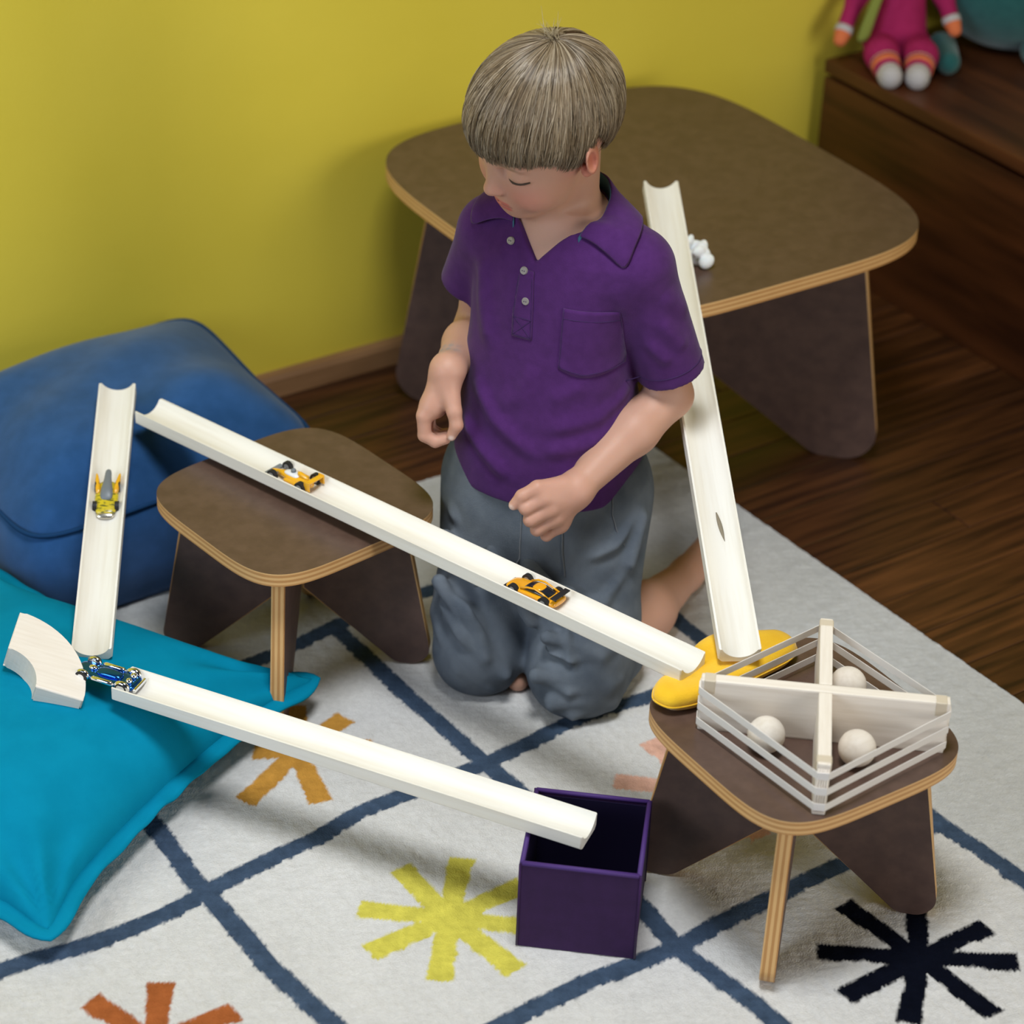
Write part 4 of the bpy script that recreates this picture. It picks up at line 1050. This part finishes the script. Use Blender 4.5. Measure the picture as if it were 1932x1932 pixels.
def hair():
    g = np.random.default_rng(21)
    cen = np.array([.003, 0, .045]); rad = np.array([.0960, .0800, .0840])
    w0 = (np.array([-.030, -.004, .128]) - cen) / rad; w0 /= np.linalg.norm(w0)             # whorl on the unit sphere
    e1 = np.array([1., 0, 0]) - w0 * w0[0]; e1 /= np.linalg.norm(e1); e2 = np.cross(w0, e1)
    def pos(th, ph, k):
        th, ph, k = (np.asarray(a, float)[..., None] for a in (th, ph, k))
        return cen + (w0 * np.cos(th) + (e1 * np.cos(ph) + e2 * np.sin(ph)) * np.sin(th)) * rad * k
    def zend(P):                             # hair line by direction round the head
        a = np.degrees(np.arctan2(np.abs(P[..., 1]), P[..., 0]))
        return np.interp(a, [0, 18, 36, 50, 62, 72, 84, 96, 108, 125, 150, 180], [.042, .041, .041, .037, .024, .012, .030, .042, .026, -.010, -.036, -.042])
    grid_ph = np.linspace(0, 2 * math.pi, 181); ths = np.arange(.2, 2.6, .01)
    Q = pos(ths[None, :] + 0 * grid_ph[:, None], grid_ph[:, None] + 0 * ths[None, :], np.ones((181, len(ths))))
    ends = ths[np.argmax(Q[..., 2] < zend(Q), axis=1)]
    tend = lambda ph: np.interp(np.mod(ph, 2 * math.pi), grid_ph, ends)
    VV, FF, CC = [], [], []
    nph, nth = 90, 26                        # scalp cap so that nothing shows between the strands
    ph = np.tile(np.arange(nph) / nph * 2 * math.pi, (nth + 1, 1)); th = np.maximum(tend(ph) - .03, .05) * (np.arange(nth + 1) / nth)[:, None]
    cap = pos(th, ph, .965 + 0 * th).reshape(-1, 3); VV.append(cap); CC.append(np.tile([.080, .055, .032], (len(cap), 1)))
    idx = np.arange((nth + 1) * nph).reshape(nth + 1, nph)
    FF.append(np.stack([idx[:-1], np.roll(idx, -1, 1)[:-1], np.roll(idx, -1, 1)[1:], idx[1:]], -1).reshape(-1, 4))
    def strands(P, rr, cc):                  # P (N, n, 3): three sided tapering tubes
        N, n = P.shape[:2]; T = np.gradient(P, axis=1); T /= np.linalg.norm(T, axis=2, keepdims=True) + 1e-9
        s_ = np.cross(T, P - cen); s_ /= np.linalg.norm(s_, axis=2, keepdims=True) + 1e-9; up = np.cross(s_, T)
        ring = np.stack([P + (s_ * a + up * b) * rr[..., None] for a, b in ((1, -.25), (-1, -.25), (0, .55))], 2)
        b0 = sum(len(v) for v in VV); VV.append(ring.reshape(-1, 3)); CC.append(np.repeat(cc[:, :, None, :], 3, 2).reshape(-1, 3))
        ix = b0 + np.arange(N * n * 3).reshape(N, n, 3)
        FF.append(np.stack([ix[:, :-1], np.roll(ix, -1, 2)[:, :-1], np.roll(ix, -1, 2)[:, 1:], ix[:, 1:]], -1).reshape(-1, 4))
    pal = np.array([[.150, .105, .060], [.195, .145, .088], [.108, .073, .040], [.26, .205, .140], [.128, .088, .050]])
    N, n = 17000, 10
    ph0 = g.uniform(0, 2 * math.pi, N); te = tend(ph0); whorl = np.arange(N) % 4 == 0
    t0 = np.where(whorl, g.uniform(0, .14, N), te * np.minimum(g.beta(1., 1.4, N), .92))
    wob = np.sin(ph0 * 9 + 1) * .5 + np.sin(ph0 * 23 + 2) * .6
    t1 = np.minimum(t0 + g.uniform(.55, 1.3, N), te + g.normal(-.01, .035, N) + .045 * wob); t0 = np.where(t1 - t0 < .2, np.maximum(0, t1 - .35), t0)
    ncl = 130; cph = np.sort(g.uniform(0, 2 * math.pi, ncl)); coff = g.normal(0, 1, ncl); ci = np.argmin(np.abs(np.mod(cph[None] - ph0[:, None] + math.pi, 2 * math.pi) - math.pi), 1)
    dphi = np.mod(cph[ci] - ph0 + math.pi, 2 * math.pi) - math.pi
    u = np.linspace(0, 1, n)[None]; th = t0[:, None] + (t1 - t0)[:, None] * u
    ph = ph0[:, None] + dphi[:, None] * .5 * u + g.normal(0, .045, N)[:, None] * u * u + .25 * np.exp(-th * 3)
    k = (g.uniform(.972, 1.022, N) + .006 * coff[ci])[:, None] * (1 - .026 * (1 - u) ** 2) + np.where(whorl[:, None], .010 * np.exp(-((th - .16) / .10) ** 2), 0)
    tip = np.maximum(0, (th - te[:, None] * .86) / (te[:, None] * .14)); k = k - np.where(np.cos(ph) > .2, .024, .012) * tip
    c0 = pal[g.integers(0, 5, N)] * g.uniform(.85, 1.15, N)[:, None] * (1 + .10 * coff[ci])[:, None]
    strands(pos(th, ph, k), .00078 * (1 - .72 * u ** 3) * (.55 + .45 * np.minimum(1, u * 5)) + 0 * th, np.clip(c0[:, None, :] * (1 + .22 * u)[..., None], 0, 1))
    m = 60; q = pos(g.uniform(0, .12, m), g.uniform(0, 6.28, m), np.ones(m)); dr = np.stack([g.normal(0, .4, m), g.normal(-.1, .4, m), np.ones(m)], 1); dr /= np.linalg.norm(dr, axis=1)[:, None]
    L = g.uniform(.008, .034, m)[:, None, None]; be = np.stack([g.normal(0, .4, m), g.normal(0, .4, m), -.2 + 0 * g.normal(0, 1, m)], 1); uu = np.linspace(0, 1, 6)[None, :, None]
    strands(q[:, None] + dr[:, None] * L * uu + be[:, None] * L * uu ** 2 * .5, np.tile(.0005 * (1 - .8 * uu[..., 0]), (m, 1)), np.tile([.42, .34, .22], (m, 6, 1)))
    V = HC + HS * (np.concatenate(VV) @ HM)
    me = mesh('hair', V, np.concatenate(FF)); colour(me, np.concatenate(CC))
    return link('hair', me, boy, mt['hair'])
hair()
def lashes():
    for s in (1, -1):
        pts = []
        for a in np.linspace(-1, 1, 9):
            y = .0305 + a * .0175; pts.append(hd(.0806 - .0085 * a * a - .0030 * (a > 0) * a, s * y, .0066 + .0028 * a * a))
        V, F = tube([tuple(p) for p in pts], [.0007, .0012] + [.0017] * 5 + [.0015, .0008], 6)
        link('eyelashes', mesh('lashes', V, F), boy, mt['lash'])
mt['lash'] = M('lash_brown', (.055, .032, .020), rough=.7)
lashes()

# ---------------------------------------------------------------- collar, placket, pocket, buttons, seams
NC = np.array([.010, .034, 0])
def fgrad(P):
    e = .0015; n = np.array([float(shirt_f.at(P + d)[0] - shirt_f.at(P - d)[0]) for d in np.eye(3) * e]); return n / (np.linalg.norm(n) + 1e-9)
def front(u, z, off=.0012):
    """point on the chest of the shirt at sideways offset u and height z"""
    v = np.arange(.13, -.02, -.0006); P = NC + u * LB + v[:, None] * FB + np.array([0, 0, z]); d = shirt_f.at(P)
    i = int(np.argmax(d < 0)); p = P[i] if d[i] < 0 else P[-1]
    return p + fgrad(p) * off
def above(u, v, off=.002):
    z = np.arange(.66, .40, -.0006); P = NC + u * LB + v * FB + z[:, None] * np.array([0, 0, 1.]); d = shirt_f.at(P)
    i = int(np.argmax(d < 0)); p = P[i] if d[i] < 0 else P[-1]
    return p + np.array([0, 0, off])
def patch(name, rows, mat, parent, t=.0014, n=14):
    """rows of (u, z) corner lists -> cloth patch that follows the chest"""
    V = [front(u, z) for r in rows for u, z in r]; k = len(rows[0])
    F = [(i * k + j, i * k + j + 1, (i + 1) * k + j + 1, (i + 1) * k + j) for i in range(len(rows) - 1) for j in range(k - 1)]
    me = mesh(name, np.array(V), F); o = link(name, me, parent, mat); solidify(o, t, 0); return o
def stitch(name, uz, parent, mat='thread', r=.0005, off=.0018, m=10):
    pts = []
    for a, b in zip(uz[:-1], uz[1:]):
        for t in np.linspace(0, 1, m, endpoint=False): pts.append(tuple(front(a[0] + (b[0] - a[0]) * t, a[1] + (b[1] - a[1]) * t, off)))
    pts.append(tuple(front(*uz[-1], off))); V, F = tube(pts, r, 5); return link(name, mesh(name, V, F), parent, mt[mat])
def shirt_details():
    zs_ = np.linspace(.548, .468, 20)
    lu = np.interp(-zs_, [-.548, -.520, -.495, -.468], [-.0195, -.0215, -.0240, -.0230]); ru = np.interp(-zs_, [-.548, -.5076, -.469], [-.0030, .0004, .0015])
    pl = patch('placket', [[(l + (r - l) * t, z) for t in np.linspace(0, 1, 7)] for l, r, z in zip(lu, ru, zs_)], mt['shirt'], shirt)
    stitch('seam', [(-.0205, .540), (-.0225, .505), (-.0218, .470), (.0003, .470), (-.0010, .505), (-.004, .540)], pl)
    stitch('seam', [(-.0218, .492), (.0000, .492), (-.0218, .470)], pl); stitch('seam', [(-.0218, .492), (.0003, .470)], pl)
    pk = patch('pocket', [[(.0350 + (.0900 - .0350) * t - .001 * s, .5140 - .004 * t - s * (.0735 + .008 * math.sin(math.pi * t))) for t in np.linspace(0, 1, 16)] for s in np.linspace(0, 1, 18)], mt['shirt'], shirt)
    stitch('seam', [(.0360, .5020), (.0890, .4980)], pk); stitch('seam', [(.0358, .513), (.0350, .442), (.060, .4335), (.0882, .4370), (.0890, .509)], pk)
    for u, z in ((-.0150, .5465), (-.0090, .5130), (-.0380, .5720)):
        p = front(u, z, .0022); n_ = Vector(fgrad(p)); bm = bmesh.new(); bmesh.ops.create_cone(bm, cap_ends=True, segments=20, radius1=.0048, radius2=.0040, depth=.0022)
        o = link('button', bm_mesh('button', bm), shirt, mt['button'], tuple(p)); o.rotation_euler = n_.to_track_quat('Z', 'Y').to_euler()
        for dx in (-.0012, .0012): box('button_hole', (dx - .0005, -.0005, .0009), (dx + .0005, .0005, .0014), mt['thread'], o)
    # collar: band, fold and leaf
    n = 61; rows = [[], [], [], [], []]; band = [[], []]
    for i in range(n):
        q = i / (n - 1); ph = math.radians(38 + (322 - 38) * q)              # 0 = front, 90 = his left, 180 = back
        a = math.degrees(ph); fr = min(a, 360 - a)                           # angle from the front
        zf = float(np.interp(fr, [38, 60, 90, 135, 180], [.580, .598, .612, .628, .632])); ri = float(np.interp(fr, [38, 60, 90, 180], [.0640, .0550, .0500, .0470]))
        left = a < 180; zf = max(zf, float(above(ri * math.sin(ph), ri * math.cos(ph), .006)[2]) if fr < 75 else zf)
        shift = math.radians(float(np.interp(fr, [38, 80, 140], [25, 12, 0]))) * (1 if left else -1)
        ro = float(np.interp(fr, [38, 62, 90, 130, 180], [.110, .101, .089, .080, .076]))
        def at(r, ang): return r * math.sin(ang), r * math.cos(ang)          # (u, v)
        u, v = at(ri, ph); I = NC + u * LB + v * FB
        u2, v2 = at(ro, ph + shift); Op = above(u2, v2, .0070)
        while Op[2] < .562 and ro > .07: ro -= .002; u2, v2 = at(ro, ph + shift); Op = above(u2, v2, .0070)
        if not left: Op = Op + np.array([0, 0, 1.]) * .010 * math.exp(-((fr - 38) / 22) ** 2)
        base = above(*at(ri + .004, ph), .000); base[2] = min(base[2], zf - .006)
        top = np.array([I[0], I[1], zf])
        band[0].append(tuple(np.array([I[0], I[1], base[2] - .004]))); band[1].append(tuple(top - np.array([0, 0, .001])))
        for k, t in enumerate((0, .10, .35, .70, 1.0)):
            p = top * (1 - t) + Op * t; p = p + np.array([0, 0, .0085 * math.sin(math.pi * t) ** .8 * (1 - .35 * t)])
            if t > .2:
                w_ = above((p - NC) @ LB, (p - NC) @ FB, .0030 + .004 * t); p[2] = max(p[2], w_[2])
            rows[k].append(tuple(p))
    V, F = loft(rows, False, False); o = link('collar', mesh('collar', V, F), shirt, mt['shirt']); solidify(o, .0030, 0); subsurf(o, 1)
    V, F = loft(band, False, False); b = link('collar_band', mesh('collar_band', V, F), shirt, mt['shirtin']); solidify(b, .0016, 0)
    # hem stitching round the sleeves and the bottom edge
    def ring(c, d, name):
        d = Vector(d).normalized(); a = d.orthogonal().normalized(); b = d.cross(a); pts = []
        for k in range(48):
            w = a * math.cos(2 * math.pi * k / 48) + b * math.sin(2 * math.pi * k / 48); r = np.arange(.16, .015, -.0006)
            P = np.array(c) + r[:, None] * np.array(w); dd = shirt_f.at(P); ok = (dd < 0); i = len(r) - 1
            # the outermost crossing that belongs to this tube
            lim = .058 if name != 'hem' else .16; ok &= r < lim
            i = int(np.argmax(ok)); pts.append(tuple(P[i] + np.array(w) * .0003))
        V, F = tube(pts + pts[:1], .0007, 5); link('hem_seam', mesh('hem_seam', V, F), shirt, mt['thread'])
    HL = np.array([.1400, .003, .4130]); ring(HL + (SL - HL) * .11, HL - SL, 'sleeve')
shirt_details()

def trouser_details():
    ft = trouser_field(.0028)
    def surf(u, z, off=.0016):
        v = np.arange(.16, -.02, -.0006); P = NC + u * LB + v[:, None] * FB + np.array([0, 0, z]); d = ft.at(P); i = int(np.argmax(d < 0)); p = P[i] if d[i] < 0 else P[-1]
        return tuple(p + FB * off)
    def seam(name, uz):
        pts = []
        for a, b in zip(uz[:-1], uz[1:]):
            for t in np.linspace(0, 1, 8, endpoint=False): pts.append(surf(a[0] + (b[0] - a[0]) * t, a[1] + (b[1] - a[1]) * t))
        V, F = tube(pts + [surf(*uz[-1])], .0007, 5); link(name, mesh(name, V, F), trousers, mt['stitch'])
    seam('pocket_seam', [(.098, .272), (.100, .252), (.106, .232), (.116, .212)]); seam('leg_seam', [(.054, .240), (.058, .212), (.065, .182)]); seam('fly_seam', [(.006, .262), (.008, .225), (.010, .190)])
trouser_details()
